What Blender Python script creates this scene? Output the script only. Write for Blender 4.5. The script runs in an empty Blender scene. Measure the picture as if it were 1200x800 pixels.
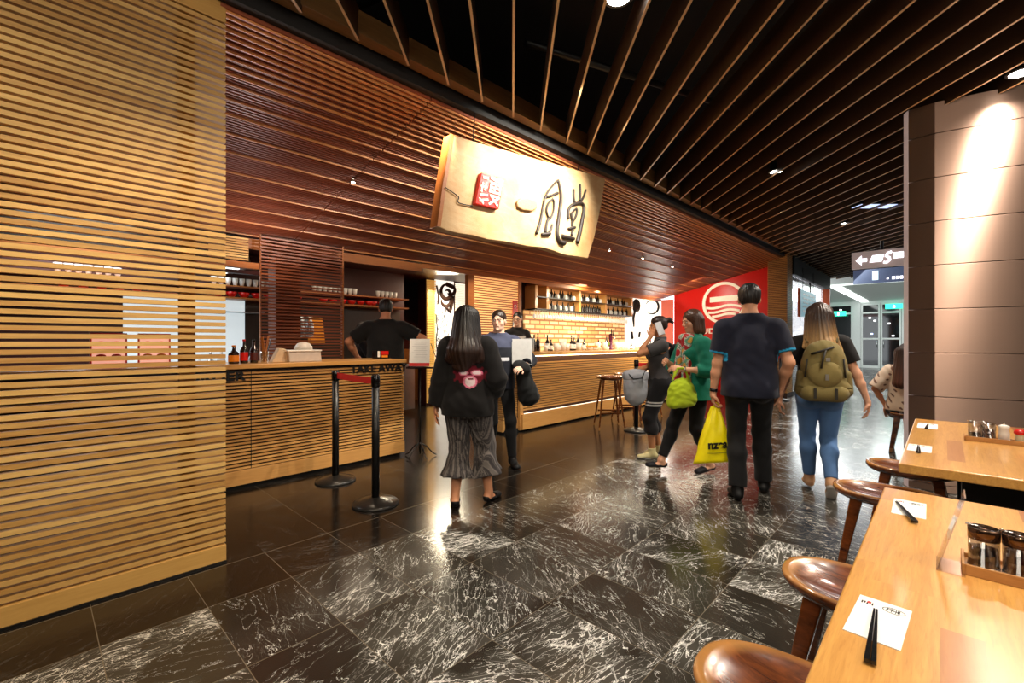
import bpy, bmesh, math, random
import numpy as np
from mathutils import Vector, Matrix, noise
random.seed(7); np.random.seed(7)
C = bpy.context.scene.collection
PI = math.pi
R = math.radians

# ------------------------------------------------------------------ tagging
def tag(o, label=None, cat=None, group=None, kind=None):
    if label: o['label'] = label
    if cat: o['category'] = cat
    if group: o['group'] = group
    if kind: o['kind'] = kind
    return o

def empty(name, loc=(0, 0, 0), rz=0.0, label=None, cat=None, group=None, kind=None):
    o = bpy.data.objects.new(name, None)
    C.objects.link(o)
    o.location = loc
    o.rotation_euler = (0, 0, rz)
    o.empty_display_size = 0.05
    return tag(o, label, cat, group, kind)

def link(name, me, mat, parent=None, smooth=False):
    o = bpy.data.objects.new(name, me)
    C.objects.link(o)
    if mat is not None:
        for m in (mat if isinstance(mat, (list, tuple)) else [mat]):
            me.materials.append(m)
    if parent is not None:
        o.parent = parent
    if smooth:
        me.polygons.foreach_set('use_smooth', [True] * len(me.polygons))
    return o

def dup(root, loc=None, rz=None, label=None, group=None):
    r = root.copy(); C.objects.link(r)
    if loc is not None: r.location = loc
    if rz is not None: r.rotation_euler = (0, 0, rz)
    if label: r['label'] = label
    if group: r['group'] = group
    for ch in list(root.children):
        c = ch.copy(); C.objects.link(c); c.parent = r
        for g in ch.children:
            d = g.copy(); C.objects.link(d); d.parent = c
    return r

# ------------------------------------------------------------------ mesh builder
class MB:
    def __init__(s):
        s.v = []; s.f = []; s.a = []; s.m = []; s.sm = []
    def add(s, vs, fs, var=None, mi=0, smooth=False):
        b = len(s.v)
        s.v += [tuple(q) for q in vs]
        if var is None: var = random.random()
        for f in fs:
            s.f.append(tuple(i + b for i in f)); s.m.append(mi); s.sm.append(smooth)
        s.a += [var] * len(vs)
        return s
    def box(s, x0, x1, y0, y1, z0, z1, var=None, mi=0):
        vs = [(x, y, z) for z in (z0, z1) for y in (y0, y1) for x in (x0, x1)]
        fs = [(0, 2, 3, 1), (4, 5, 7, 6), (0, 1, 5, 4), (2, 6, 7, 3), (0, 4, 6, 2), (1, 3, 7, 5)]
        return s.add(vs, fs, var, mi)
    def bar(s, a, b, w, h, up=(0, 0, 1), var=None, mi=0, w2=None, h2=None):
        a = Vector(a); b = Vector(b); d = (b - a).normalized(); u = Vector(up)
        sd = d.cross(u)
        if sd.length < 1e-4: sd = d.cross(Vector((0, 1, 0)))
        sd.normalize(); u = sd.cross(d).normalized()
        w2 = w if w2 is None else w2; h2 = h if h2 is None else h2
        vs = []
        for p, ww, hh in ((a, w, h), (b, w2, h2)):
            for i, j in ((-1, -1), (1, -1), (1, 1), (-1, 1)):
                vs.append(p + sd * (ww / 2 * i) + u * (hh / 2 * j))
        fs = [(0, 1, 2, 3), (7, 6, 5, 4), (0, 4, 5, 1), (1, 5, 6, 2), (2, 6, 7, 3), (3, 7, 4, 0)]
        return s.add(vs, fs, var, mi)
    def tube(s, pts, rad, n=8, var=None, mi=0, flat=1.0, smooth=True):
        pts = [Vector(p) for p in pts]
        if not isinstance(rad, (list, tuple)): rad = [rad] * len(pts)
        vs = []; fs = []
        ref = None
        for i, p in enumerate(pts):
            d = (pts[min(i + 1, len(pts) - 1)] - pts[max(i - 1, 0)]).normalized()
            if ref is None:
                ref = d.cross(Vector((0, 0, 1)))
                if ref.length < 1e-3: ref = d.cross(Vector((0, 1, 0)))
            ref = (ref - d * ref.dot(d)).normalized()
            bi = d.cross(ref)
            for k in range(n):
                t = 2 * PI * k / n
                vs.append(p + ref * (math.cos(t) * rad[i]) + bi * (math.sin(t) * rad[i] * flat))
        for i in range(len(pts) - 1):
            for k in range(n):
                k2 = (k + 1) % n
                fs.append((i * n + k, i * n + k2, (i + 1) * n + k2, (i + 1) * n + k))
        fs.append(tuple(range(n - 1, -1, -1)))
        fs.append(tuple(range((len(pts) - 1) * n, len(pts) * n)))
        return s.add(vs, fs, var, mi, smooth)
    def lathe(s, prof, c=(0, 0, 0), n=20, var=None, mi=0, sx=1.0, sy=1.0, smooth=True):
        vs = []; fs = []
        for (r, z) in prof:
            r = max(r, 1e-5)
            for k in range(n):
                t = 2 * PI * k / n
                vs.append((c[0] + math.cos(t) * r * sx, c[1] + math.sin(t) * r * sy, c[2] + z))
        m = len(prof)
        for i in range(m - 1):
            for k in range(n):
                k2 = (k + 1) % n
                fs.append((i * n + k, i * n + k2, (i + 1) * n + k2, (i + 1) * n + k))
        fs.append(tuple(range(n - 1, -1, -1)))
        fs.append(tuple(range((m - 1) * n, m * n)))
        return s.add(vs, fs, var, mi, smooth)
    def prism(s, poly, ext, var=None, mi=0):
        ext = Vector(ext); a = [Vector(p) for p in poly]; n = len(a)
        vs = a + [p + ext for p in a]
        fs = [tuple(range(n)), tuple(range(2 * n - 1, n - 1, -1))]
        for i in range(n):
            j = (i + 1) % n
            fs.append((i, i + n, j + n, j))
        return s.add(vs, fs, var, mi)
    def mesh(s, name='m'):
        me = bpy.data.meshes.new(name)
        me.from_pydata(s.v, [], s.f)
        at = me.attributes.new('var', 'FLOAT', 'POINT')
        at.data.foreach_set('value', s.a)
        me.polygons.foreach_set('material_index', s.m)
        me.polygons.foreach_set('use_smooth', s.sm)
        bm = bmesh.new(); bm.from_mesh(me)
        bmesh.ops.recalc_face_normals(bm, faces=bm.faces)
        bm.to_mesh(me); bm.free()
        return me
    def build(s, name, mat, parent=None, bevel=0.0, seg=2):
        o = link(name, s.mesh(name), mat, parent)
        if bevel > 0:
            md = o.modifiers.new('bev', 'BEVEL'); md.width = bevel; md.segments = seg
            md.limit_method = 'ANGLE'; md.angle_limit = R(40)
        return o

# ------------------------------------------------------------------ materials
def srgb(r, g, b):
    f = lambda c: (c / 255 / 12.92) if c / 255 <= 0.04045 else ((c / 255 + 0.055) / 1.055) ** 2.4
    return (f(r), f(g), f(b), 1.0)

class NT:
    def __init__(s, name):
        s.m = bpy.data.materials.new(name); s.m.use_nodes = True
        s.t = s.m.node_tree; s.n = s.t.nodes; s.l = s.t.links
        s.b = s.n['Principled BSDF']
    def node(s, ty, **kw):
        n = s.n.new(ty)
        for k, v in kw.items(): setattr(n, k, v)
        return n
    def set(s, n, **kw):
        for k, v in kw.items(): n.inputs[k].default_value = v
    def ln(s, a, b): s.l.new(a, b)
    def math(s, op, a, b=None, c=None, clamp=False):
        n = s.node('ShaderNodeMath', operation=op); n.use_clamp = clamp
        for i, q in enumerate((a, b, c)):
            if q is None: continue
            if isinstance(q, (int, float)): n.inputs[i].default_value = q
            else: s.ln(q, n.inputs[i])
        return n.outputs[0]
    def mix(s, f, a, b, mode='MIX'):
        n = s.node('ShaderNodeMixRGB', blend_type=mode)
        for i, q in enumerate((f, a, b)):
            if isinstance(q, (int, float)): n.inputs[i].default_value = q
            elif isinstance(q, tuple): n.inputs[i].default_value = q
            else: s.ln(q, n.inputs[i])
        return n.outputs[0]
    def coord(s, scale=(1, 1, 1), kind='Object', rot=(0, 0, 0)):
        tc = s.node('ShaderNodeTexCoord'); mp = s.node('ShaderNodeMapping')
        mp.inputs['Scale'].default_value = scale; mp.inputs['Rotation'].default_value = rot
        s.ln(tc.outputs[kind], mp.inputs[0]); return mp.outputs[0]
    def noise(s, vec, scale=5, detail=3, rough=0.5, dist=0.0):
        n = s.node('ShaderNodeTexNoise'); s.ln(vec, n.inputs['Vector'])
        n.inputs['Scale'].default_value = scale; n.inputs['Detail'].default_value = detail
        n.inputs['Roughness'].default_value = rough; n.inputs['Distortion'].default_value = dist
        return n.outputs['Fac']
    def bump(s, h, strength=0.2, dist=0.01):
        n = s.node('ShaderNodeBump'); n.inputs['Strength'].default_value = strength
        n.inputs['Distance'].default_value = dist; s.ln(h, n.inputs['Height'])
        s.ln(n.outputs[0], s.b.inputs['Normal'])

def plain(name, col, rough=0.5, metal=0.0, emit=None, es=0.0, spec=None, nz=0.06, coat=0.0, alpha=None):
    t = NT(name)
    c = t.noise(t.coord((1, 1, 1)), 22, 3)
    dark = tuple(max(0, x * (1 - 2.2 * nz)) for x in col[:3]) + (1,)
    lite = tuple(min(1, x * (1 + 2.2 * nz)) for x in col[:3]) + (1,)
    t.ln(t.mix(c, dark, lite), t.b.inputs['Base Color'])
    t.set(t.b, Roughness=rough, Metallic=metal)
    if coat: t.b.inputs['Coat Weight'].default_value = coat; t.b.inputs['Coat Roughness'].default_value = 0.08
    if spec is not None: t.b.inputs['Specular IOR Level'].default_value = spec
    if emit is not None:
        t.b.inputs['Emission Color'].default_value = emit; t.b.inputs['Emission Strength'].default_value = es
    return t.m

def wood(name, c1, c2, rough=0.45, grain=(1, 12, 12), gs=4.0, coat=0.0, spread=0.35):
    t = NT(name)
    v = t.coord(grain)
    g = t.noise(v, gs, 5, 0.6, 0.6)
    at = t.node('ShaderNodeAttribute', attribute_name='var')
    f = t.math('ADD', t.math('MULTIPLY', g, 0.75), t.math('MULTIPLY_ADD', at.outputs['Fac'], spread, -0.05 - spread / 6), clamp=True)
    t.ln(t.mix(f, c1, c2), t.b.inputs['Base Color'])
    t.set(t.b, Roughness=rough)
    if coat: t.b.inputs['Coat Weight'].default_value = coat; t.b.inputs['Coat Roughness'].default_value = 0.1
    return t.m

def glass(name, col=(1, 1, 1, 1), rough=0.02, mixf=0.75):
    t = NT(name)
    tr = t.node('ShaderNodeBsdfTransparent'); tr.inputs[0].default_value = col
    gl = t.node('ShaderNodeBsdfGlossy'); gl.inputs['Roughness'].default_value = rough
    lw = t.node('ShaderNodeLayerWeight'); lw.inputs[0].default_value = 0.35
    f = t.math('MULTIPLY_ADD', lw.outputs['Facing'], 0.7, 1 - mixf - 0.15, clamp=True)
    mx = t.node('ShaderNodeMixShader'); t.ln(f, mx.inputs[0]); t.ln(tr.outputs[0], mx.inputs[1]); t.ln(gl.outputs[0], mx.inputs[2])
    t.ln(mx.outputs[0], t.n['Material Output'].inputs[0])
    return t.m

def emis(name, col, s):
    t = NT(name)
    e = t.node('ShaderNodeEmission'); e.inputs[0].default_value = col; e.inputs[1].default_value = s
    t.ln(e.outputs[0], t.n['Material Output'].inputs[0])
    return t.m

def attrmat(name, rough=0.7, nscale=60, namt=0.12, sheen=0.0, sss=0.0, stretch=(1, 1, 1), coat=0.0, spec=0.3):
    """colour comes from the mesh's own colour attribute (dye of the cloth, skin, hair)"""
    t = NT(name)
    at = t.node('ShaderNodeAttribute', attribute_name='Col')
    n = t.noise(t.coord(stretch), nscale, 3)
    k = t.math('MULTIPLY_ADD', n, namt * 2, 1 - namt)
    cc = t.node('ShaderNodeCombineXYZ')
    for i in range(3): t.ln(k, cc.inputs[i])
    t.ln(t.mix(1.0, at.outputs['Color'], cc.outputs[0], 'MULTIPLY'), t.b.inputs['Base Color'])
    t.set(t.b, Roughness=rough)
    t.b.inputs['Specular IOR Level'].default_value = spec
    if sheen: t.b.inputs['Sheen Weight'].default_value = sheen
    if coat: t.b.inputs['Coat Weight'].default_value = coat
    t.bump(n, 0.15, 0.002)
    return t.m

M = {}
M['panel'] = wood('panel_slat_wood', srgb(170, 118, 52), srgb(244, 204, 128), 0.5, (14, 1.2, 14), 3.5, spread=.6)
M['panel_board'] = wood('panel_board_wood', srgb(184, 136, 66), srgb(232, 188, 112), 0.45, (10, 1.2, 14), 4)
M['soffit'] = wood('soffit_slat_wood', srgb(104, 46, 28), srgb(176, 96, 62), 0.42, (14, 1, 14), 3.5, spread=0.4)
M['batten'] = wood('lit_batten_wood', srgb(190, 116, 60), srgb(236, 166, 100), 0.4, (14, 1, 14), 3.5)  # paler than the slats: light caught by the battens is in the colour
M['innerslat'] = wood('inner_slat_wood', srgb(110, 52, 28), srgb(190, 110, 66), 0.4, (14, 1, 14), 3.5)
M['soffit_back'] = plain('soffit_backing', srgb(48, 16, 10), 0.5)
M['counter'] = wood('counter_slat_wood', srgb(164, 112, 56), srgb(232, 178, 106), 0.45, (14, 1.2, 14), 3.5)
M['slab'] = wood('counter_top_wood', srgb(190, 128, 62), srgb(232, 180, 108), 0.3, (12, 1.5, 12), 4, coat=0.3)
M['trimwood'] = wood('trim_wood', srgb(150, 82, 34), srgb(200, 126, 60), 0.45, (12, 1.2, 12), 4)
M['dark'] = plain('black_recess', srgb(10, 7, 6), 0.7)
M['darkred'] = plain('oxblood_wall', srgb(62, 18, 12), 0.45)
M['black_metal'] = plain('black_powder_metal', srgb(14, 14, 15), 0.38, 0.0)
M['black_gloss'] = plain('black_gloss', srgb(12, 12, 13), 0.18)
M['steel'] = plain('kitchen_steel', srgb(190, 196, 200), 0.3, 0.9)
M['white'] = plain('white_ceramic', srgb(232, 230, 224), 0.35)
M['paper'] = plain('white_paper', srgb(240, 240, 236), 0.8, nz=0.02)
M['red'] = plain('red_enamel', srgb(204, 22, 14), 0.32)
M['redwall'] = plain('red_gloss_wall', srgb(206, 20, 10), 0.3, nz=0.03)
M['cream'] = plain('cream_paint', srgb(236, 226, 200), 0.5, emit=srgb(236, 226, 200), es=0.25)
M['redbelt'] = plain('red_webbing', srgb(220, 22, 16), 0.6)
M['glass'] = glass('clear_glass', (0.97, 0.98, 0.98, 1))
M['acrylic'] = glass('clear_acrylic', (0.95, 0.94, 0.97, 1), 0.08, 0.86)
M['chrome'] = plain('chrome', srgb(220, 220, 222), 0.12, 1.0)
M['rubber'] = plain('rubber', srgb(18, 18, 18), 0.8)
M['letter'] = plain('black_letter', srgb(10, 8, 8), 0.45)
M['bollard_base'] = plain('worn_black_base', srgb(40, 38, 36), 0.28, 0.4)
# ------------------------------------------------------------------ floor material: black marble tiles with white veins
def floor_mat():
    t = NT('black_marble_tiles')
    tc = t.node('ShaderNodeTexCoord'); sp = t.node('ShaderNodeSeparateXYZ'); t.ln(tc.outputs['Object'], sp.inputs[0])
    X, Y = sp.outputs[0], sp.outputs[1]
    veined = t.math('GREATER_THAN', X, -2.65)
    fx = t.math('DIVIDE', t.math('ADD', X, 2.65), 0.6)
    fy = t.math('DIVIDE', t.math('SUBTRACT', Y, 0.2), 0.4)
    cx, cy = t.math('FLOOR', fx), t.math('FLOOR', fy)
    cc = t.node('ShaderNodeCombineXYZ'); t.ln(cx, cc.inputs[0]); t.ln(cy, cc.inputs[1])
    wn = t.node('ShaderNodeTexWhiteNoise', noise_dimensions='2D'); t.ln(cc.outputs[0], wn.inputs['Vector'])
    rnd = wn.outputs['Value']
    sc = t.node('ShaderNodeSeparateColor'); t.ln(wn.outputs['Color'], sc.inputs[0])
    r2, r3 = sc.outputs[0], sc.outputs[1]
    vr = t.node('ShaderNodeVectorRotate', rotation_type='Z_AXIS')
    t.ln(tc.outputs['Object'], vr.inputs['Vector']); t.ln(t.math('MULTIPLY_ADD', rnd, 2.4, -0.2), vr.inputs['Angle'])
    off = t.node('ShaderNodeVectorMath', operation='MULTIPLY_ADD')
    t.ln(wn.outputs['Color'], off.inputs[0]); off.inputs[1].default_value = (13, 17, 5); t.ln(vr.outputs[0], off.inputs[2])
    mp = t.node('ShaderNodeMapping'); mp.inputs['Scale'].default_value = (1.0, 3.4, 1.0); t.ln(off.outputs[0], mp.inputs[0])
    v = mp.outputs[0]
    big = t.noise(off.outputs[0], 2.0, 3, 0.55)
    dens = t.math('MULTIPLY_ADD', t.math('MULTIPLY', r2, r2), 0.85, 0.22)
    mask = t.math('MULTIPLY_ADD', t.math('SUBTRACT', big, 0.47), 5.0, 0.25, clamp=True)
    mask = t.math('MULTIPLY', mask, dens)
    def vein(scale, w, detail, dist, k):
        n = t.noise(v, scale, detail, 0.6, dist)
        a = t.math('ABSOLUTE', t.math('SUBTRACT', n, 0.5))
        wv = t.math('MULTIPLY_ADD', mask, w, w * 0.12)
        return t.math('MULTIPLY', t.math('SUBTRACT', 1.0, t.math('DIVIDE', a, wv), clamp=True), k)
    v1 = vein(3.0, 0.016, 6, 0.7, 1.2)
    v2 = vein(6.5, 0.020, 5, 1.1, 1.3)
    n3 = t.node('ShaderNodeTexVoronoi', feature='DISTANCE_TO_EDGE'); t.ln(v, n3.inputs['Vector']); n3.inputs['Scale'].default_value = 3.6
    wv = t.math('MULTIPLY_ADD', mask, 0.022, 0.0012)
    v3 = t.math('MULTIPLY', t.math('SUBTRACT', 1.0, t.math('DIVIDE', n3.outputs['Distance'], wv), clamp=True), t.math('MULTIPLY', mask, 1.1))
    ve = t.math('MAXIMUM', t.math('MAXIMUM', v1, t.math('MULTIPLY', v2, t.math('MULTIPLY', mask, 1.5, clamp=True))), v3)
    ve = t.math('MULTIPLY', ve, t.math('MULTIPLY_ADD', veined, 0.93, 0.07))
    cloud = t.noise(tc.outputs['Object'], 1.6, 4, 0.6)
    base = t.mix(t.math('MULTIPLY', t.math('MULTIPLY_ADD', r3, 0.6, t.math('MULTIPLY', cloud, 0.5)), veined), srgb(24, 19, 15), srgb(60, 56, 48))
    base = t.mix(t.math('MULTIPLY', mask, t.math('MULTIPLY', veined, 0.25)), base, srgb(150, 150, 142))
    col = t.mix(t.math('MULTIPLY', ve, 0.97), base, srgb(245, 245, 240))
    # grout lines
    def line(f, half):
        d = t.math('ABSOLUTE', t.math('SUBTRACT', t.math('FRACT', t.math('ADD', f, 0.5)), 0.5))
        return t.math('LESS_THAN', d, half)
    gx = t.math('MULTIPLY', line(fx, 0.0030), t.math('GREATER_THAN', X, -2.7))
    gy = t.math('MULTIPLY', line(fy, 0.0045), t.math('GREATER_THAN', X, -3.08))
    g3 = t.math('LESS_THAN', t.math('ABSOLUTE', t.math('ADD', X, 3.08)), 0.0035)
    fy2 = t.math('DIVIDE', t.math('SUBTRACT', Y, 0.2), 1.2)
    g4 = t.math('MULTIPLY', line(fy2, 0.0010), t.math('LESS_THAN', X, -3.08))
    g = t.math('MAXIMUM', t.math('MAXIMUM', gx, gy), t.math('MAXIMUM', g3, g4))
    col = t.mix(t.math('MULTIPLY', g, 0.8), col, srgb(118, 108, 92))
    t.ln(col, t.b.inputs['Base Color'])
    rg = t.math('MULTIPLY_ADD', cloud, 0.16, 0.10)
    rg = t.math('ADD', rg, t.math('MULTIPLY', ve, 0.12))
    t.ln(rg, t.b.inputs['Roughness'])
    t.b.inputs['Specular IOR Level'].default_value = 0.5
    bn = t.noise(tc.outputs['Object'], 7, 3)
    t.bump(t.math('SUBTRACT', bn, t.math('MULTIPLY', g, 0.8)), 0.06, 0.006)
    return t.m

def table_mat():
    t = NT('glossy_plank_table_wood')
    tc = t.node('ShaderNodeTexCoord'); sp = t.node('ShaderNodeSeparateXYZ'); t.ln(tc.outputs['Object'], sp.inputs[0])
    X, Y = sp.outputs[0], sp.outputs[1]
    px = t.math('FLOOR', t.math('DIVIDE', X, 0.062))
    w1 = t.node('ShaderNodeTexWhiteNoise', noise_dimensions='1D'); t.ln(px, w1.inputs['W'])
    py = t.math('FLOOR', t.math('ADD', t.math('DIVIDE', Y, 0.62), t.math('MULTIPLY', w1.outputs['Value'], 7.3)))
    cc = t.node('ShaderNodeCombineXYZ'); t.ln(px, cc.inputs[0]); t.ln(py, cc.inputs[1])
    w2 = t.node('ShaderNodeTexWhiteNoise', noise_dimensions='2D'); t.ln(cc.outputs[0], w2.inputs['Vector'])
    mp = t.node('ShaderNodeMapping'); mp.inputs['Scale'].default_value = (16, 1.1, 10); t.ln(tc.outputs['Object'], mp.inputs[0])
    off = t.node('ShaderNodeVectorMath', operation='MULTIPLY_ADD'); t.ln(w2.outputs['Color'], off.inputs[0]); off.inputs[1].default_value = (9, 9, 9); t.ln(mp.outputs[0], off.inputs[2])
    g = t.noise(off.outputs[0], 3.5, 6, 0.65, 0.8)
    gl = t.noise(off.outputs[0], 14, 3, .6, .3); c = t.mix(g, srgb(176, 112, 44), srgb(242, 188, 104)); c = t.mix(t.math('MULTIPLY_ADD', gl, 1.6, -.85, clamp=True), c, srgb(160, 92, 36))
    k = t.math('MULTIPLY', t.math('SUBTRACT', 1.0, w2.outputs['Value']), t.math('SUBTRACT', 1.0, w2.outputs['Value']))
    k = t.math('MULTIPLY', k, t.math('MULTIPLY', k, k))
    c = t.mix(t.math('MULTIPLY', k, 0.9), c, srgb(150, 78, 44))
    kn = t.node('ShaderNodeTexVoronoi'); mp2 = t.node('ShaderNodeMapping'); mp2.inputs['Scale'].default_value = (7, 3.2, 5)
    t.ln(tc.outputs['Object'], mp2.inputs[0]); t.ln(mp2.outputs[0], kn.inputs['Vector']); kn.inputs['Scale'].default_value = 1.0
    kk = t.math('MULTIPLY', t.math('LESS_THAN', kn.outputs['Distance'], 0.07), t.math('GREATER_THAN', t.noise(tc.outputs['Object'], 30, 2), 0.47))
    c = t.mix(t.math('MULTIPLY', kk, 0.55), c, srgb(90, 44, 16))
    t.ln(c, t.b.inputs['Base Color'])
    t.set(t.b, Roughness=0.3); t.b.inputs['Coat Weight'].default_value = 0.5; t.b.inputs['Coat Roughness'].default_value = 0.12
    t.bump(g, 0.05, 0.002)
    return t.m

def stool_mat():
    t = NT('lacquered_stool_wood')
    v = t.coord((3, 14, 10)); g = t.noise(v, 3.2, 5, 0.6, 1.2)
    big = t.noise(t.coord((4, 9, 4)), 1.6, 3, .5, 1.5)
    c = t.mix(t.math('MULTIPLY_ADD', t.math('ADD', g, big), 1.15, -.72, clamp=True), srgb(38, 14, 6), srgb(150, 78, 32))
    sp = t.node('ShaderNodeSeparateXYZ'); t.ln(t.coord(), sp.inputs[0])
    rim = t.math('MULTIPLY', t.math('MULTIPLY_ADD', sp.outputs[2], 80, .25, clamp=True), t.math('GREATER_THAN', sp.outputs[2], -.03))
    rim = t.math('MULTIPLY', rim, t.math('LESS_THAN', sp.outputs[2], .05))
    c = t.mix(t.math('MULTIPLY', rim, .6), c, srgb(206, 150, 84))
    t.ln(c, t.b.inputs['Base Color']); t.set(t.b, Roughness=0.24)
    t.b.inputs['Coat Weight'].default_value = 0.9; t.b.inputs['Coat Roughness'].default_value = 0.07
    t.bump(g, 0.12, 0.004)
    return t.m

def steel_mat():
    t = NT('brushed_steel_cladding')
    n = t.noise(t.coord((3, 3, 160)), 3.0, 3, 0.5)
    big = t.noise(t.coord((1.4, 1.4, 0.25)), 1.6, 2)
    t.ln(t.mix(big, srgb(150, 122, 106), srgb(196, 166, 148)), t.b.inputs['Base Color'])
    t.set(t.b, Metallic=1.0); t.ln(t.math('MULTIPLY_ADD', n, 0.08, 0.50), t.b.inputs['Roughness'])
    t.b.inputs['Anisotropic'].default_value = 0.97
    tg = t.node('ShaderNodeCombineXYZ'); tg.inputs[2].default_value = 1.0; t.ln(tg.outputs[0], t.b.inputs['Tangent'])
    return t.m

def sign_wood():
    t = NT('carved_cedar_board')
    g = t.noise(t.coord((8, 1.6, 4)), 3.0, 6, 0.65, 1.4)
    b = t.noise(t.coord((1, 1, 1)), 2.2, 3)
    c = t.mix(g, srgb(184, 140, 84), srgb(236, 216, 176)); c = t.mix(t.math('MULTIPLY_ADD', b, 1.6, -0.35, clamp=True), srgb(170, 120, 62), c)
    t.ln(c, t.b.inputs['Base Color']); t.set(t.b, Roughness=0.6)
    w = t.node('ShaderNodeTexWave', wave_type='BANDS', bands_direction='Y'); t.ln(t.coord((1, 1, 1)), w.inputs[0]); w.inputs['Scale'].default_value = 30; w.inputs['Distortion'].default_value = 2.0
    t.bump(t.math('ADD', g, t.math('MULTIPLY', w.outputs['Fac'], 0.3)), 0.35, 0.01)
    return t.m

def brick_mat():
    t = NT('lit_stone_blocks')
    br = t.node('ShaderNodeTexBrick'); tc = t.node('ShaderNodeTexCoord'); sp = t.node('ShaderNodeSeparateXYZ'); cc = t.node('ShaderNodeCombineXYZ')
    t.ln(tc.outputs['Object'], sp.inputs[0]); t.ln(sp.outputs[1], cc.inputs[0]); t.ln(sp.outputs[2], cc.inputs[1]); t.ln(cc.outputs[0], br.inputs[0])
    br.inputs['Scale'].default_value = 1.0
    for k, q in (('Mortar Size', 0.02), ('Brick Width', 0.34), ('Row Height', 0.1)): br.inputs[k].default_value = q
    br.inputs['Color1'].default_value = srgb(236, 208, 150); br.inputs['Color2'].default_value = srgb(196, 146, 84); br.inputs['Mortar'].default_value = srgb(150, 100, 56)
    t.ln(br.outputs['Color'], t.b.inputs['Base Color']); t.set(t.b, Roughness=0.6)
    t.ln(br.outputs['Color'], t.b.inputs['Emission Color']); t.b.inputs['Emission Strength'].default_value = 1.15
    return t.m

M['floor'] = floor_mat(); M['table'] = table_mat(); M['stool'] = stool_mat(); M['steelclad'] = steel_mat()
M['sign'] = sign_wood(); M['brick'] = brick_mat()
M['fin'] = plain('dark_bronze_fin', srgb(52, 35, 23), 0.45)
M['finedge'] = plain('lit_fin_edge', srgb(196, 160, 116), 0.4)  # light falling on the fin bottoms is put into this paler colour
M['blackceil'] = plain('black_ceiling', srgb(5, 5, 6), 0.9)
M['led'] = emis('led_lens', (1, 0.93, 0.82, 1), 30)
M['ledsoft'] = emis('soft_led', (1, 0.9, 0.75, 1), 9)
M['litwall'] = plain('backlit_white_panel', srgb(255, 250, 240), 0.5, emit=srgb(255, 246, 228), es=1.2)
M['shopwhite'] = plain('glowing_shop_white', srgb(250, 252, 255), 0.5, emit=srgb(245, 250, 255), es=2.4)  # surfaces glow in place of the shop's own lamps
M['coolgrey'] = plain('cool_grey_ceiling', srgb(150, 155, 150), 0.7, emit=srgb(150, 160, 155), es=0.35)
M['coolwhite'] = emis('cool_strip_light', (0.93, 1, 0.96, 1), 5)

def struct(name, mb, mat, parent=None, bevel=0.0):
    o = mb.build(name, mat, parent, bevel)
    if parent is None: o['kind'] = 'structure'
    return o

# ------------------------------------------------------------------ room shell
struct('floor', MB().box(-9.2, 6.0, -2.6, 33.0, -0.06, 0.0), M['floor'])
struct('ceiling', MB().box(-9.2, 6.0, -2.6, 19.0, 4.35, 4.45), M['blackceil'])
struct('wall_back', MB().box(-9.2, 6.0, -2.7, -2.6, 0, 4.45), M['darkred'])
struct('wall_right', MB().box(3.2, 3.3, -2.6, 5.9, 0, 4.45), M['darkred'])
struct('wall_left', MB().box(-9.3, -9.2, -2.7, 19, 0, 4.45), M['darkred'])

def slats(mb, ax0, ax1, z0, z1, pitch, h, depth, axis, along, skip=None):
    """horizontal battens: they run on Y (axis='y') at x in ax0..ax1, or on X (axis='x')"""
    z = z0
    while z + h <= z1 + 1e-6:
        v = random.random()
        if axis == 'y': mb.box(ax0, ax1, along[0], along[1], z, z + h, v)
        else: mb.box(along[0], along[1], ax0, ax1, z, z + h, v)
        z += pitch
    return mb

# left slatted screen (foreground)
scr = empty('slatted_screen', (-3.13, 0, 0), 0, 'tall golden timber slat screen standing at the left, open gaps between battens', 'slatted screen')
m = MB(); slats(m, -0.038, 0.0, 0.118, 3.225, 0.038, 0.0238, 0.03, 'y', (-2.2, 0.8))
m.build('slats', M['panel'], scr)
MB().box(-0.04, 0.012, -2.2, 0.8, 0.012, 0.105, 0.6).build('base_board', M['panel_board'], scr, 0.002)
MB().box(-0.04, 0.006, -2.2, 0.8, 3.228, 3.36, 0.3).build('header_board', M['panel_board'], scr, 0.002)
for yy in (0.58, -0.75, -2.0):
    MB().box(-0.085, -0.038, yy, yy + 0.075, 0.0, 3.36, 0.15).build('upright', M['counter'], scr)
MB().box(-0.06, 0.02, -2.2, 0.8, 0.0, 0.013, 0.2).build('toe_strip', M['black_metal'], scr)

# sloping slatted soffit over the shop front
SY0, SY1 = -2.5, 12.86
def soff(t, y):
    u = (y - 0.8) / 12.06
    xe = -3.12 + 0.32 * u
    return Vector((xe + (-6.07 - xe) * t, y, 3.33 - 0.75 * t))
def run(mb, x_mid, w, h, drop, var):
    # a batten running the length of the shop front; x_mid is its place where the slope is measured (Y = 2)
    xe = -3.12 + 0.32 * 1.2 / 12.06; t = (x_mid - xe) / (-6.07 - xe)
    for (ya, yb) in ((SY0, 2.27), (2.283, 7.4), (7.413, SY1)):
        a, b = soff(t, ya), soff(t, yb); a.z -= drop; b.z -= drop
        mb.bar(a, b, w, h, (0, 0, 1), var)
m = MB(); x = -3.10
while x > -6.06:
    run(m, x, 0.017, 0.026, -0.004, random.random() * .8); x -= 0.030
soffit = struct('ceiling_soffit', m, M['soffit'])
a, b, c, d = soff(0, SY0), soff(0, SY1), soff(1, SY1), soff(1, SY0)
m = MB().prism([p + Vector((0, 0, 0.035)) for p in (a, b, c, d)], (0, 0, 0.02), 0.5)
m.build('soffit_backing', M['soffit_back'], soffit)
m = MB()
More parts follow.
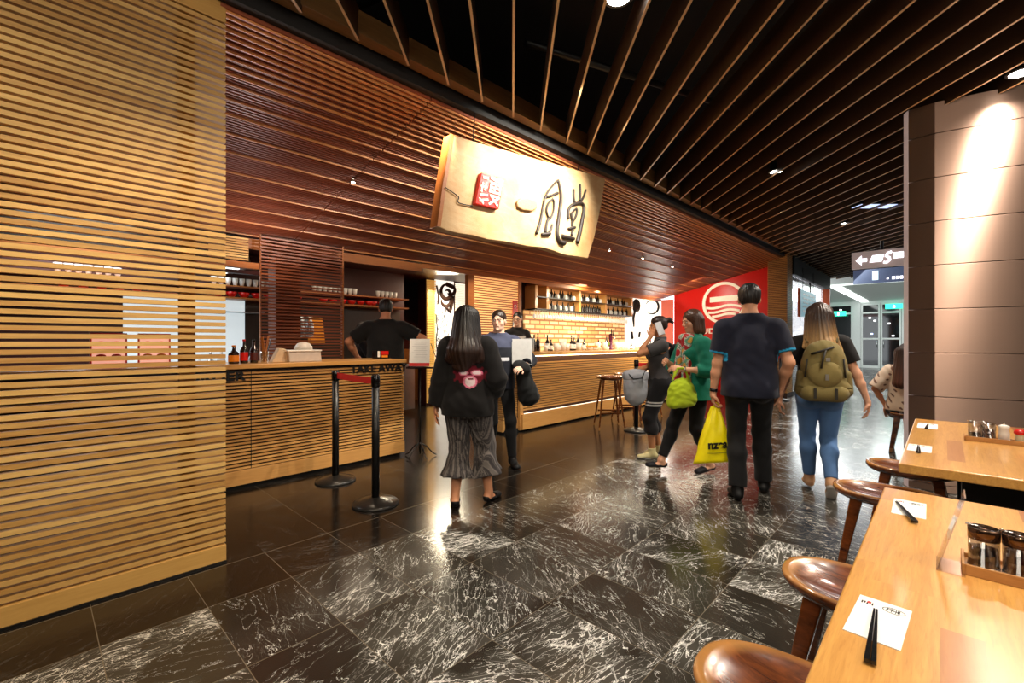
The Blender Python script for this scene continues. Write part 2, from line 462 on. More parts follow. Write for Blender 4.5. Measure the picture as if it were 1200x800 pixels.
for x in (-3.11, -3.15, -3.195, -3.245, -3.295, -3.349, -3.406, -3.463, -3.528, -3.603, -3.698, -3.85, -4.02, -4.247, -4.496, -4.79, -5.09, -5.39, -5.69, -6.0):
    run(m, x, 0.013, 0.03, 0.005, random.random())
m.build('raised_battens', M['batten'], soffit)
# soffit lower edge trim and dropped header over the kitchen side
struct('trim_1', MB().box(-6.12, -6.06, -2.5, 4.3, 2.44, 2.56, 0.5), M['trimwood'])
struct('trim_2', MB().box(-6.12, -6.06, 4.3, 12.8, 2.5, 2.58, 0.6), M['trimwood'])
# inner ceiling of the restaurant
struct('ceiling_inner', MB().box(-9.2, -6.1, -2.6, 12.86, 2.62, 2.7), M['darkred'])
# edge beam of the dark ceiling
m = MB()
a0, b0 = soff(0, SY0), soff(0, SY1)
m.bar(a0 + Vector((0.04, 0, 0.06)), b0 + Vector((0.04, 0, 0.06)), 0.07, 0.10, (0, 0, 1), 0)
struct('trim_3', m, M['dark'])
m = MB(); m.bar(a0 + Vector((0.16, 0, 0.17)), b0 + Vector((0.16, 0, 0.17)), 0.10, 0.16, (0, 0, 1), 0.6)
struct('trim_4', m, wood('edge_beam_wood', srgb(84, 56, 30), srgb(150, 112, 66), .5, (12, 1.2, 12), 4))

# deep timber fins hanging under the black ceiling, running diagonally to the shop front
d_ = Vector((-0.688, 0.725, 0)); r_ = Vector((0.725, 0.688, 0))
k = -9; nf = 0
while k < 47:
    lat = 0.02 + 0.268 * k + random.uniform(-0.012, 0.012)
    # far end at the edge beam
    lo, hi = -2.0, 40.0
    D1 = min((2.93 + 0.725 * lat) / 0.688 - 0.03 * 0, (18.3 - 0.688 * lat) / 0.725)
    D0 = -1.4 if lat < 3.0 else (lat - 3.0) * 0.8 - 1.0
    if lat > 3.8: D0 = max(D0, lat / 1.2)
    yend = D1 * 0.725 + 0.688 * lat
    D1 -= 0.028 * max(0, yend - 0.8) * 1.35 * (1 if yend < 12 else 0)
    if D1 - D0 > 0.3:
        p0 = r_ * lat + d_ * D0 + Vector((0, 0, 3.49)); p1 = r_ * lat + d_ * D1 + Vector((0, 0, 3.49))
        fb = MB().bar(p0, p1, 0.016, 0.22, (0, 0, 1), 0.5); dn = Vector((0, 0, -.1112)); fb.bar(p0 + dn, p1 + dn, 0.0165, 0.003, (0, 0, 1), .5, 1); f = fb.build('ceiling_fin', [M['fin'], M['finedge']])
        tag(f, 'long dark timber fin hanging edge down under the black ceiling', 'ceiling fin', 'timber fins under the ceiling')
        nf += 1
    k += 1
# services above the fins
for i, (x, y, rz, L) in enumerate([(-1.9, 2.2, 0.3, 3.0), (-2.2, 4.2, 1.2, 2.6), (-1.2, 7.0, 0.2, 4.0)]):
    a = Vector((x, y, 3.95)); dd = Vector((math.cos(rz), math.sin(rz), 0)) * L / 2
    o = MB().tube([a - dd, a + dd], 0.035, 10).build('ceiling_pipe', M['black_metal'])
    tag(o, 'black service pipe running in the void above the ceiling fins', 'pipe', 'service pipes above the fins')

def downlight(x, y, z, r, label, power=None, aim=None, glare=1.0, spot=90, col=(1, 0.86, 0.68), blend=0.6):
    o = empty('downlight', (x, y, z), 0, label, 'downlight')
    MB().lathe([(r * 1.15, 0), (r * 1.15, 0.015), (r * 1.0, 0.02), (r * 1.0, 0.11), (r * 0.2, 0.12)], n=24).build('housing', M['black_metal'], o)
    MB().lathe([(r * 0.86, -0.004), (r * 0.8, -0.008), (0.001, -0.008)], n=24).build('lens', emis('downlight_lens', (1, 0.94, 0.84, 1), 26 * glare), o)
    if power:
        l = bpy.data.lights.new('downlight_lamp', 'SPOT'); l.energy = power; l.spot_size = R(spot); l.spot_blend = blend
        l.color = col; l.shadow_soft_size = r * 0.7
        lo = bpy.data.objects.new('downlight_lamp', l); C.objects.link(lo); lo.location = (x, y, z - 0.03)
        tgt = Vector(aim if aim else (x, y, 0)); lo.rotation_euler = (tgt - lo.location).to_track_quat('-Z', 'Y').to_euler()
    return o
downlight(-1.473, 2.521, 3.47, 0.085, 'bright round downlight glaring between the fins above the entrance walkway', 190)
downlight(-1.507, 6.328, 3.42, 0.07, 'small round downlight between the fins over the walking man', 120)
downlight(0.43, 5.27, 3.40, 0.075, 'round downlight against the top of the steel clad column', 120, spot=150, blend=1.0)
downlight(-1.275, 9.95, 3.42, 0.07, 'distant round downlight between the fins before the overhead signs', 120)
o = empty('ceiling_panel_light', (-0.78, 9.0, 3.42), R(43.5), 'pale blue rectangular light panel recessed between the far fins', 'panel light')
MB().box(-0.30, 0.30, -0.12, 0.12, 0.0, 0.05).build('frame', M['black_metal'], o)
MB().box(-0.28, 0.28, -0.10, 0.10, -0.005, 0.0).build('diffuser', emis('blue_panel_light', (0.55, 0.65, 1, 1), 1.6), o)
for (x, y, lab) in ((-4.4, 2.26, 'small spot fixture in the slatted soffit above the takeaway counter'),
                    (-4.35, 7.1, 'small soffit spot nearest the hanging board over the bar stools'),
                    (-4.3, 8.25, 'small soffit spot above the woman holding a phone'),
                    (-4.3, 9.6, 'small soffit spot farthest along towards the red wall')):
    u = (y - 0.8) / 12.06; xe = -3.12 + 0.32 * u; t = (x - xe) / (-6.07 - xe); zz = 3.33 - 0.75 * t
    o = empty('soffit_spotlight', (x, y, zz), 0, lab, 'spotlight')
    MB().tube([(0, 0, 0.03), (0.01, 0.0, -0.05)], 0.022, 12).build('housing', M['chrome'], o)
    MB().lathe([(0.019, 0), (0.001, 0)], c=(0.011, 0, -0.053), n=12).build('lens', M['led'], o)
    l = bpy.data.lights.new('soffit_lamp', 'SPOT'); l.energy = 60; l.spot_size = R(80); l.spot_blend = 0.8; l.color = (1, 0.8, 0.58); l.shadow_soft_size = 0.03
    lo = bpy.data.objects.new('soffit_lamp', l); C.objects.link(lo); lo.location = (x + 0.012, y, zz - 0.08)
    lo.rotation_euler = (Vector((x - 0.05, y, 0)) - lo.location).to_track_quat('-Z', 'Y').to_euler()

# ------------------------------------------------------------------ hanging carved signboard
X_S = -2.95
brd = empty('carved_signboard', (X_S, 3.3, 2.2), 0, 'thick pale timber signboard with carved dark characters hanging from the soffit edge', 'signboard')
def S(y, z, dx=0.0): return (dx, y - 3.3, z - 2.2)
board = [(2.39, 3.028), (2.78, 3.068), (3.34, 3.128), (4.06, 3.211), (4.74, 3.279), (4.64, 2.919), (4.5, 2.531), (4.37, 2.271), (4.15, 2.262), (3.93, 2.25), (3.72, 2.268), (3.56, 2.273), (3.34, 2.252), (3.01, 2.246), (2.8, 2.230), (2.61, 2.236), (2.45, 2.226), (2.33, 2.23), (2.25, 2.246), (2.3, 2.565)]
o = MB().prism([S(y, z) for y, z in board], (-0.09, 0, 0), 0.5).build('board', M['sign'], brd, 0.006)
o = MB().prism([S(y, z, 0.004) for y, z in [(2.27, 2.25), (2.235, 2.245), (2.285, 2.565), (2.375, 3.03), (2.405, 3.03), (2.32, 2.565)]], (-0.10, 0, 0), 0.2).build('end_batten', M['trimwood'], brd)
def stroke(mb, pts, w):
    pts = [S(y, z, 0.012) for y, z in pts]
    # smooth the polyline
    q = []
    for i in range(len(pts) - 1):
        a, b = Vector(pts[i]), Vector(pts[i + 1])
        p0 = Vector(pts[i - 1]) if i else a; p3 = Vector(pts[i + 2]) if i + 2 < len(pts) else b
        for s in range(5):
            t = s / 5
            q.append(0.5 * ((2 * a) + (b - p0) * t + (2 * p0 - 5 * a + 4 * b - p3) * t * t + (3 * a - p0 - 3 * b + p3) * t ** 3))
    q.append(Vector(pts[-1]))
    n = len(q); ws = [w[0] + (w[1] - w[0]) * i / (n - 1) for i in range(n)]
    mb.tube(q, ws, 8, 0.5)
M['carve'] = wood('charred_character', srgb(10, 6, 4), srgb(46, 28, 16), 0.6, (8, 8, 8), 6)
K = {'w_l': [(3.8, 3.016), (3.63, 2.852), (3.56, 2.706), (3.51, 2.529), (3.45, 2.392)],
'w_r': [(3.8, 3.016), (3.85, 2.864), (3.82, 2.667), (3.78, 2.468), (3.82, 2.375), (3.91, 2.37)],
'w_h': [(3.61, 2.793), (3.71, 2.836), (3.79, 2.875)],
'w_loop': [(3.71, 2.795), (3.63, 2.722), (3.61, 2.641), (3.66, 2.586), (3.72, 2.666), (3.73, 2.762), (3.71, 2.795)],
'w_d': [(3.64, 2.584), (3.61, 2.521), (3.59, 2.426)], 'w_f': [(3.53, 2.395), (3.66, 2.428)], 'w_s': [(3.7, 2.53), (3.68, 2.478), (3.64, 2.429)],
't_1': [(4.08, 2.987), (4.08, 2.898), (4.1, 2.833)], 't_2': [(4.2, 3.072), (4.2, 2.965), (4.19, 2.883)], 't_3': [(4.31, 3.037), (4.26, 2.939), (4.19, 2.859)],
't_c': [(3.98, 2.639), (3.98, 2.728), (4.04, 2.801), (4.21, 2.864), (4.27, 2.82), (4.23, 2.668), (4.19, 2.539), (4.14, 2.411)],
't_l': [(4.03, 2.71), (4.13, 2.786), (4.13, 2.72), (4.06, 2.636), (4.03, 2.71)], 't_d': [(4.05, 2.634), (4.05, 2.555)], 't_f': [(3.98, 2.537), (4.1, 2.571)],
't_d2': [(4.06, 2.546), (4.04, 2.474)], 't_b': [(3.87, 2.435), (3.98, 2.439), (4.08, 2.444)]}
W = {'w_l': (.010, .016), 'w_r': (.014, .028), 'w_h': (.012, .016), 'w_loop': (.012, .010), 'w_f': (.016, .022), 't_c': (.014, .026), 't_b': (.026, .02), 't_f': (.012, .02), 't_2': (.01, .02)}
m1 = MB(); m2 = MB()
for kk, pts in K.items():
    stroke(m1 if kk[0] == 'w' else m2, pts, W.get(kk, (.012, .015)))
m1.build('carved_character', M['carve'], brd); m2.build('carved_character', M['carve'], brd)
one = [(3.15, 2.642), (3.21, 2.685), (3.34, 2.711), (3.44, 2.702), (3.45, 2.645), (3.37, 2.596), (3.23, 2.579), (3.16, 2.592)]
MB().prism([S(y, z, 0.03) for y, z in one], (-0.035, 0, 0)).build('carved_character', wood('weathered_stroke', srgb(70, 48, 28), srgb(190, 156, 110), 0.6, (20, 6, 20), 8), brd, 0.012)
m = MB(); stroke(m, [(2.31, 2.571), (2.41, 2.542), (2.45, 2.524), (2.45, 2.478), (2.6, 2.483)], (.004, .005)); m.build('crack', M['carve'], brd)
q4 = [(2.68, 2.784), (2.96, 2.799), (2.89, 2.51), (2.61, 2.499)]
sl = MB().prism([S(y, z, 0.045) for y, z in q4], (-0.05, 0, 0)).build('red_seal', M['red'], brd, 0.006); sl['label'] = 'red square seal with cream carved strokes'
def sq(u, v):  # u right, v up inside the seal
    a = Vector(S(*q4[3], 0.047)); b = Vector(S(*q4[2], 0.047)); c = Vector(S(*q4[0], 0.047)); d = Vector(S(*q4[1], 0.047))
    return a * (1 - u) * (1 - v) + b * u * (1 - v) + c * (1 - u) * v + d * u * v
m = MB()
for (u0, v0, u1, v1, w) in [(.08, .86, .30, .86, .03), (.4, .9, .9, .84, .03), (.12, .70, .12, .40, .026), (.25, .74, .25, .46, .024), (.05, .58, .32, .58, .02),
        (.42, .74, .92, .74, .024), (.42, .62, .9, .60, .022), (.45, .74, .45, .5, .02), (.88, .74, .88, .5, .02), (.66, .8, .66, .48, .02), (.42, .48, .92, .47, .022),
        (.08, .30, .4, .34, .026), (.1, .12, .45, .2, .03), (.5, .36, .92, .34, .024), (.55, .34, .9, .08, .024), (.9, .34, .52, .08, .024), (.08, .2, .3, .05, .02)]:
    m.bar(sq(u0, v0), sq(u1, v1), 0.012, w * 0.7, (0, 0, 1) if abs(u0 - u1) > .05 else (0, 1, 0))
m.build('seal_stroke', M['cream'], sl)
m = MB()
for y, zt in ((2.7, 3.06), (4.3, 3.24)):
    m.tube([S(y, zt - 0.05, -0.10), S(y, 3.44, -0.06)], 0.006, 6)
m.build('hanging_rod', M['black_metal'], brd)

# ------------------------------------------------------------------ lettering helper
def text(name, s, size, mat, parent, loc, rot, extrude=0.004, off=0.0, width=None, align='LEFT', height=None):
    cu = bpy.data.curves.new(name, 'FONT'); cu.body = s; cu.size = size; cu.extrude = extrude; cu.offset = off; cu.align_x = align
    o = bpy.data.objects.new(name, cu); C.objects.link(o)
    bpy.context.view_layer.update()
    me = bpy.data.meshes.new_from_object(o.evaluated_get(bpy.context.evaluated_depsgraph_get()))
    bpy.data.objects.remove(o)
    xs = [v.co.x for v in me.vertices]; ys = [v.co.y for v in me.vertices]
    sx = width / (max(xs) - min(xs)) if width else 1.0
    sy = height / (max(ys) - min(ys)) if height else sx
    x0 = min(xs)
    for v in me.vertices: v.co.x = (v.co.x - (x0 if align == 'LEFT' else 0)) * sx; v.co.y *= sy
    me.materials.clear()
    o = link(name, me, mat, parent); o.location = loc; o.rotation_euler = rot
    return o
FX = (R(90), 0, R(90))     # reads along +Y on a face looking to +X
FY = (R(90), 0, 0)         # reads along +X on a face looking to -Y

# ------------------------------------------------------------------ takeaway counter
tk = empty('takeaway_counter', (-4.55, 0, 0), 0, 'low takeaway counter clad in timber slats, thick pale wooden top and black lettering', 'counter')
m = MB(); slats(m, -0.022, 0.0, 0.178, 1.06, 0.0315, 0.0175, 0.02, 'y', (-1.6, 2.955)); m.build('slats', M['counter'], tk)
m = MB(); slats(m, 2.955, 2.975, 0.178, 1.06, 0.0305, 0.02, 0.02, 'x', (-0.62, 0.0)); m.build('end_slats', M['counter'], tk)
MB().box(-0.62, -0.026, -1.6, 2.95, 0.05, 1.08, 0.3).build('carcass', plain('counter_carcass', srgb(34, 14, 8), 0.6), tk)
MB().box(-0.03, 0.004, -1.6, 2.98, 0.04, 0.17, 0.5).build('base_board', M['counter'], tk, 0.002)
MB().box(-0.60, -0.03, -1.6, 2.92, 0.0, 0.05, 0).build('toe_kick', M['dark'], tk)
MB().box(-0.66, 0.03, -1.6, 2.99, 1.075, 1.115, 0.6).build('counter_top', M['slab'], tk, 0.004)
m = MB()
for yy in (1.36,):
    m.box(-0.024, 0.0015, yy, yy + 0.006, 0.175, 1.06, 0)
m.build('panel_joint', M['dark'], tk)
text('lettering', 'TAKE AWAY', 0.12, M['letter'], tk, (0.006, 2.31, 0.985), FX, 0.006, 0.003, width=0.70, height=0.085)
text('lettering', 'ORDER', 0.12, M['letter'], tk, (0.006, 0.86, 0.975), FX, 0.006, 0.003, width=0.46, height=0.085)

# bar counter
br = empty('bar_counter', (-4.5, 0, 0), 0, 'long bar counter clad in fine timber slats with a glowing strip under its top', 'counter')
m = MB(); slats(m, -0.022, 0.0, 0.30, 1.04, 0.036, 0.023, 0.02, 'y', (4.98, 11.9)); m.build('slats', M['counter'], br)
m = MB(); slats(m, -0.062, -0.04, 0.20, 1.04, 0.0305, 0.02, 0.02, 'y', (4.60, 4.90)); slats(m, 4.60, 4.62, 0.20, 1.04, 0.0305, 0.02, 0.02, 'x', (-0.66, -0.062)); m.build('end_slats', M['counter'], br)
MB().box(-0.66, -0.026, 4.94, 11.9, 0.05, 1.10, 0.3).build('carcass', plain('bar_carcass', srgb(60, 26, 12), 0.6), br)
MB().box(-0.66, -0.066, 4.63, 4.94, 0.05, 1.10, 0.3).build('end_carcass', plain('bar_end_carcass', srgb(70, 36, 18), 0.6), br)
MB().box(-0.03, 0.012, 4.90, 4.97, 0.02, 1.08, 0.6).build('corner_post', M['counter'], br, 0.002)
MB().box(-0.03, 0.05, 4.92, 11.9, 0.03, 0.255, 0.6).build('foot_board', M['slab'], br, 0.002)
MB().box(-0.66, -0.04, 4.59, 4.92, 0.03, 0.19, 0.6).build('base_board', M['counter'], br, 0.002)
MB().box(-0.62, -0.03, 4.62, 11.9, 0.0, 0.05, 0).build('toe_kick', M['dark'], br)
MB().box(-0.70, 0.06, 4.93, 11.95, 1.11, 1.155, 0.6).build('counter_top', M['slab'], br, 0.004)
MB().box(-0.66, -0.05, 4.60, 4.93, 1.08, 1.11, 0.6).build('end_top', M['slab'], br, 0.003)
MB().box(0.0, 0.035, 4.98, 11.9, 1.095, 1.108).build('strip_light', emis('warm_strip', (1, 0.72, 0.36, 1), 9), br)
MB().box(0.013, 0.028, 4.98, 11.9, 0.256, 0.262).build('foot_strip_light', emis('warm_foot_strip', (1, 0.85, 0.62, 1), 2.2), br)

# ------------------------------------------------------------------ barrier posts
def barrier(name, x, y, label, h=1.05, r=0.18):
    o = empty(name, (x, y, 0), 0, label, 'barrier post', 'retractable belt barrier posts')
    MB().lathe([(r, 0.0), (r, 0.012), (r * 0.96, 0.022), (r * 0.55, 0.04), (0.045, 0.055), (0.03, 0.06)], n=36).build('base', M['bollard_base'], o)
    MB().lathe([(r * 1.01, 0.0), (r * 1.01, 0.012), (r * 0.9, 0.013)], n=36).build('rubber_ring', M['rubber'], o)
    MB().lathe([(0.031, 0.05), (0.031, h - 0.09)], n=20).build('post', M['black_metal'], o)
    MB().lathe([(0.031, h - 0.10), (0.036, h - 0.095), (0.036, h - 0.012), (0.028, h), (0.0, h)], n=20).build('head', M['black_gloss'], o)
    return o
barrier('barrier_post', -4.18, 1.976, 'black belt barrier post with round base nearest the takeaway counter front')
barrier('barrier_post', -3.35, 1.92, 'black belt barrier post with round base standing free in front, right of its twin')
barrier('barrier_post', -3.30, 6.15, 'black barrier post behind the woman holding a phone near the bar stools')
barrier('barrier_post', -2.92, 7.65, 'black barrier post seen between the green cardigan woman and the walking man')
barrier('barrier_post', -2.66, 11.55, 'distant black barrier post in front of the slatted column')
def belt(a, b, label, sag=0.02, w=0.055):
    a = Vector(a); b = Vector(b); n = 10; vs = []; fs = []
    for i in range(n + 1):
        t = i / n; p = a.lerp(b, t); p.z -= sag * 4 * t * (1 - t)
        vs += [p + Vector((0, 0, w / 2)), p - Vector((0, 0, w / 2))]
    for i in range(n): fs.append((2 * i, 2 * i + 1, 2 * i + 3, 2 * i + 2))
    o = MB().add(vs, fs, 0.5).build('barrier_belt', M['redbelt']); md = o.modifiers.new('s', 'SOLIDIFY'); md.thickness = 0.002
    return tag(o, label, 'belt')
belt((-4.145, 1.976, 1.0), (-3.386, 1.92, 1.0), 'bright red belt stretched between the two front barrier posts', 0.004)
belt((-2.90, 7.68, 0.98), (-2.66, 11.52, 0.98), 'red belt running away behind the walking man', 0.03)
belt((-3.29, 6.19, 0.98), (-2.93, 7.62, 0.98), 'red belt behind the green cardigan woman', 0.03)
belt((-2.62, 11.55, 0.98), (-2.2, 12.3, 0.98), 'short red belt right of the distant barrier post', 0.01)

# menu stand at the end of the takeaway counter
st = empty('menu_stand', (-4.36, 3.06, 0), R(43.5), 'thin black menu stand with a white sheet at the end of the takeaway counter', 'menu stand')
MB().tube([(0, 0, 0.03), (0, 0, 1.02)], 0.009, 10).build('pole', M['black_metal'], st)
m = MB()
for q in range(5):
    a = 2 * PI * q / 5 + 0.3
    m.tube([(0, 0, 0.16), (0.07 * math.cos(a), 0.07 * math.sin(a), 0.12), (0.15 * math.cos(a), 0.15 * math.sin(a), 0.03), (0.19 * math.cos(a), 0.19 * math.sin(a), 0.012)], 0.007, 8)
m.build('base', M['black_metal'], st)
MB().box(-0.13, 0.20, -0.13, 0.10, 1.015, 1.035).build('tray', M['black_gloss'], st, 0.004)
MB().prism([(-0.11, -0.06, 1.04), (0.12, -0.06, 1.04), (0.12, -0.02, 1.35), (-0.11, -0.02, 1.35)], (0, 0.006, 0)).build('sheet', M['paper'], st)
MB().prism([(-0.11, -0.0615, 1.042), (0.12, -0.0615, 1.042), (0.12, -0.0575, 1.078), (-0.11, -0.0575, 1.078)], (0, 0.001, 0)).build('red_band', M['red'], st)
m = MB()
for q in range(9):
    zz = 1.12 + q * 0.024
    m.box(-0.08 + 0.02 * (q % 3), 0.09 - 0.015 * (q % 2), -0.0655 + (zz - 1.04) * 0.129 + 0.0035, -0.064 + (zz - 1.04) * 0.129 + 0.0035, zz, zz + 0.003)
m.build('print_lines', plain('faint_grey_print', srgb(190, 190, 190), 0.8), st)
MB().tube([(0.13, -0.02, 1.3), (0.16, 0.0, 1.2), (0.2, 0.01, 1.1), (0.19, 0, 1.03)], 0.004, 6).build('cord', M['black_metal'], st)

# ------------------------------------------------------------------ things on the takeaway counter
def bottle(name, x, y, z, h, r, body, cap, label, group=None, band=None, neck=0.35):
    o = empty(name, (x, y, z), 0, label, 'bottle', group)
    MB().lathe([(r * .96, 0), (r, .01), (r, h * .52), (r * .8, h * .62), (r * neck, h * .72), (r * neck, h * .93)], n=20).build('body', body, o)
    MB().lathe([(r * neck * 1.1, h * .92), (r * neck * 1.15, h), (0, h)], n=16).build('cap', cap, o)
    if band: MB().lathe([(r * 1.02, h * .12), (r * 1.03, h * .14), (r * 1.03, h * .44), (r * 1.02, h * .46)], n=20).build('paper_label', band, o)
    return o
M['soy'] = plain('dark_soy_glass', srgb(24, 8, 5), 0.12, coat=0.5)
M['orange'] = plain('orange_label', srgb(236, 138, 22), 0.5)
CT = 1.116
bottle('sauce_bottle', -4.72, 1.27, CT, 0.17, 0.044, M['soy'], M['orange'], 'squat sauce bottle with orange label on the takeaway counter', band=M['orange'])
bottle('sauce_bottle', -4.74, 1.36, CT, 0.225, 0.034, M['soy'], M['red'], 'dark sauce bottle with red cap beside the orange labelled bottle', band=M['red'])
bottle('sauce_bottle', -4.74, 1.445, CT, 0.22, 0.034, M['soy'], M['black_gloss'], 'dark sauce bottle with black cap, rightmost of the three', band=plain('brown_label', srgb(70, 20, 14), 0.5))
o = empty('cutlery_glass', (-4.75, 1.54, CT), 0, 'clear glass holding wooden tongs and a spoon on the takeaway counter', 'glass')
MB().lathe([(.034, 0), (.04, .11), (.038, .11), (.032, .006), (0, .006)], n=20).build('glass', M['glass'], o)
for q, (dx, dy, hh) in enumerate(((.03, -.03, .25), (-.02, .04, .26), (.0, .06, .23))):
    MB().bar((0, 0, .01), (dx, dy, hh), .022 - .004 * q, .006).build('utensil', M['trimwood'] if q < 2 else M['chrome'], o)
o = MB().prism([(-4.82, 1.60, CT), (-4.82, 1.76, CT), (-4.82, 1.73, CT + .13), (-4.82, 1.67, CT + .14)], (0.09, 0, 0)).build('napkin_bag', plain('tan_paper', srgb(196, 170, 138), 0.7), None, 0.006)
tag(o, 'crumpled tan paper bag between the glass and the white tub', 'bag')
o = empty('plastic_tub', (-4.78, 1.90, CT), 0, 'pale rectangular plastic tub with a clear domed cover on the takeaway counter', 'tub')
MB().prism([(-.09, -.15, 0), (.09, -.15, 0), (.11, -.17, .11), (-.11, -.17, .11)], (0, .32, 0)).build('tub', plain('milky_plastic', srgb(206, 200, 196), 0.4), o, 0.006)
MB().box(-.12, .12, -.18, .16, .105, .118).build('rim', M['white'], o, 0.003)
MB().lathe([(.09, .115), (.085, .15), (.06, .185), (.02, .2), (0, .2)], n=20, c=(0, .02, 0)).build('cover', plain('clouded_plastic', srgb(200, 190, 180), 0.25), o)
m = MB()
for q in range(6): m.lathe([(.03, .0 + q * .014), (.036, .012 + q * .014)], n=14)
o = m.build('cup_stack', M['white']); o.location = (-4.86, 1.79, CT); tag(o, 'short stack of white cups behind the tan bag', 'cups')
o = empty('printed_box', (-4.90, 2.88, CT), 0, 'small black box with red and white print on the takeaway counter', 'box')
MB().box(-.05, .05, -.09, .09, 0, .10).build('carton', M['black_gloss'], o, 0.003)
MB().box(.05, .053, -.075, -.045, .02, .09).build('white_print', M['white'], o)
MB().box(.05, .053, -.03, .07, .045, .09).build('red_print', M['red'], o)
MB().box(.05, .053, -.02, .06, .015, .04).build('yellow_print', M['orange'], o)
# framed menus on the counter behind the left screen
M['poster'] = plain('salmon_menu_paper', srgb(240, 196, 170), 0.6, emit=srgb(250, 170, 150), es=0.8)
for (y0, y1, lab) in ((0.30, 0.52, 'salmon pink framed menu with red bowls behind the slats, left one'), (0.585, 0.80, 'salmon pink framed menu with orange bowls behind the slats, right one')):
    o = empty('framed_menu', (-4.72, (y0 + y1) / 2, CT), 0, lab, 'menu')
    w = (y1 - y0) / 2
    MB().box(-.008, .0, -w, w, 0, .27).build('sheet', M['poster'], o)
    m = MB(); m.box(0, .006, -w, -w + .012, 0, .27); m.box(0, .006, w - .012, w, 0, .27); m.box(0, .006, -w, w, .258, .27); m.box(0, .006, -w, w, 0, .012)
    m.build('frame', M['red'], o)
    m = MB()
    for (dy, dz) in ((-.045, .19), (.045, .19), (-.045, .09), (.045, .09)):
        m.lathe([(.026, 0), (.03, .002), (0, .004)], n=16)
        m.v[-48:] = [(p[2] + .001, p[0] + dy, p[1] * .55 + dz) for p in m.v[-48:]]
    m.build('bowl_picture', M['red'] if y0 < .5 else M['orange'], o)

# ------------------------------------------------------------------ kitchen behind
struct('wall_kitchen', MB().box(-7.75, -7.65, -2.4, 5.0, 0, 2.62), M['darkred'])
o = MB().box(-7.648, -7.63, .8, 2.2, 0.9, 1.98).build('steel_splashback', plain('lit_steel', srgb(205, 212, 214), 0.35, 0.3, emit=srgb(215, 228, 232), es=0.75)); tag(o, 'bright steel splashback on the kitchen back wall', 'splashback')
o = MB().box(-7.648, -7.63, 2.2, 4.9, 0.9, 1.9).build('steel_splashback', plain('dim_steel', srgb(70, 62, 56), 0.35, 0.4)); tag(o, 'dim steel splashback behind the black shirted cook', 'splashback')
struct('partition_kitchen', MB().box(-7.6, -5.98, -1.2, -1.1, 0, 2.6), M['darkred'])
wb = empty('kitchen_bench', (-7.3, 0, 0), 0, 'steel kitchen bench along the back wall of the open kitchen', 'bench')
MB().box(-.32, .32, -2.3, 4.8, .86, .9).build('worktop', M['steel'], wb, 0.003)
MB().box(-.3, .3, -2.3, 4.8, .1, .86).build('cabinets', M['steel'], wb)
# long shelf
sh = empty('kitchen_shelf', (-7.5, 0, 0), 0, 'long dark shelf on the kitchen wall loaded with cups and red bowls', 'shelf')
MB().box(-.14, .16, -2.3, 4.9, 1.93, 1.955, .3).build('board', M['trimwood'], sh)
MB().box(-.14, .16, -2.3, 4.9, 2.10, 2.12, .3).build('board', M['trimwood'], sh)
MB().box(-.14, .10, -2.3, 2.4, 1.74, 1.75, .3).build('steel_rail', M['steel'], sh)
cup = MB().lathe([(.02, 0), (.035, .05), (.04, .11), (.036, .11), (.0, .01)], n=12).mesh('cup')
bowl = MB().lathe([(.03, 0), (.06, .03), (.075, .075), (.07, .075), (0, .02)], n=14).mesh('bowl')
cup.materials.append(M['white']); bowl.materials.append(M['red'])
def put(name, me, loc, lab, cat, grp, s=1.0):
    o = bpy.data.objects.new(name, me); C.objects.link(o); o.location = loc; o.scale = (s, s, s); return tag(o, lab, cat, grp)
for (ya, n) in ((0.2, 7), (1.75, 10), (3.15, 9), (4.3, 5)):
    for q in range(n): put('cup', cup, (-7.42, ya + q * .088, 2.121), 'small white cup lined up on the upper kitchen shelf', 'cup', 'white cups on the kitchen shelf')
for (ya, n) in ((0.25, 5), (1.8, 5), (2.55, 3), (3.3, 6), (4.2, 3)):
    for q in range(n): put('bowl', bowl, (-7.42, ya + q * .165, 1.956), 'red bowl standing on the lower kitchen shelf', 'bowl', 'red bowls on the kitchen shelf')
for q in range(9):
    bottle('storage_jar', -7.3, 1.55 + q * .13, .901, .22 + .05 * (q % 3), .05, M['steel'] if q % 2 else M['white'], M['chrome'], 'steel or white storage canister on the kitchen bench', 'canisters on the kitchen bench')
# hood
hd = empty('extractor_hood', (-7.0, .6, 0), 0, 'pale extractor hood with a light under it above the kitchen bench', 'hood')
MB().prism([(-.5, .2, 2.3), (.35, .2, 2.3), (.25, .2, 2.45), (-.5, .2, 2.45)], (0, 1.2, 0)).build('canopy', M['steel'], hd)
MB().box(-.4, .2, .3, 1.3, 2.285, 2.298).build('hood_light', emis('hood_tube', (.9, .97, 1, 1), 4), hd)
for (y, z, w_, h_, nm, mt, lab) in ((3.9, .901, .30, .42, 'cardboard_box', plain('kraft_board', srgb(170, 112, 66), .7), 'brown cardboard box on the kitchen bench right of the cook'),
        (3.05, 1.30, .22, .40, 'orange_board', plain('orange_board', srgb(230, 140, 40), .5, emit=srgb(230, 130, 30), es=.3), 'orange hanging board behind the cook'),):
    o = MB().prism([(-7.4, y, z), (-7.4, y + w_, z), (-7.4, y + w_ * .8, z + h_), (-7.4, y - w_ * .2, z + h_)], (.12, 0, 0)).build(nm, mt, None, .004); tag(o, lab, 'box' if 'box' in nm else 'board')
for q in range(4):
    o = MB().lathe([(.02, 0), (.07, -.05), (.09, -.25), (.08, -.34), (.0, -.36)], n=14, c=(-7.35, 2.62 + q * .14, 1.74)).build('hanging_pot', M['steel']); tag(o, 'bright steel pot hanging in a row behind the cook', 'pot', 'hanging pots in the kitchen')
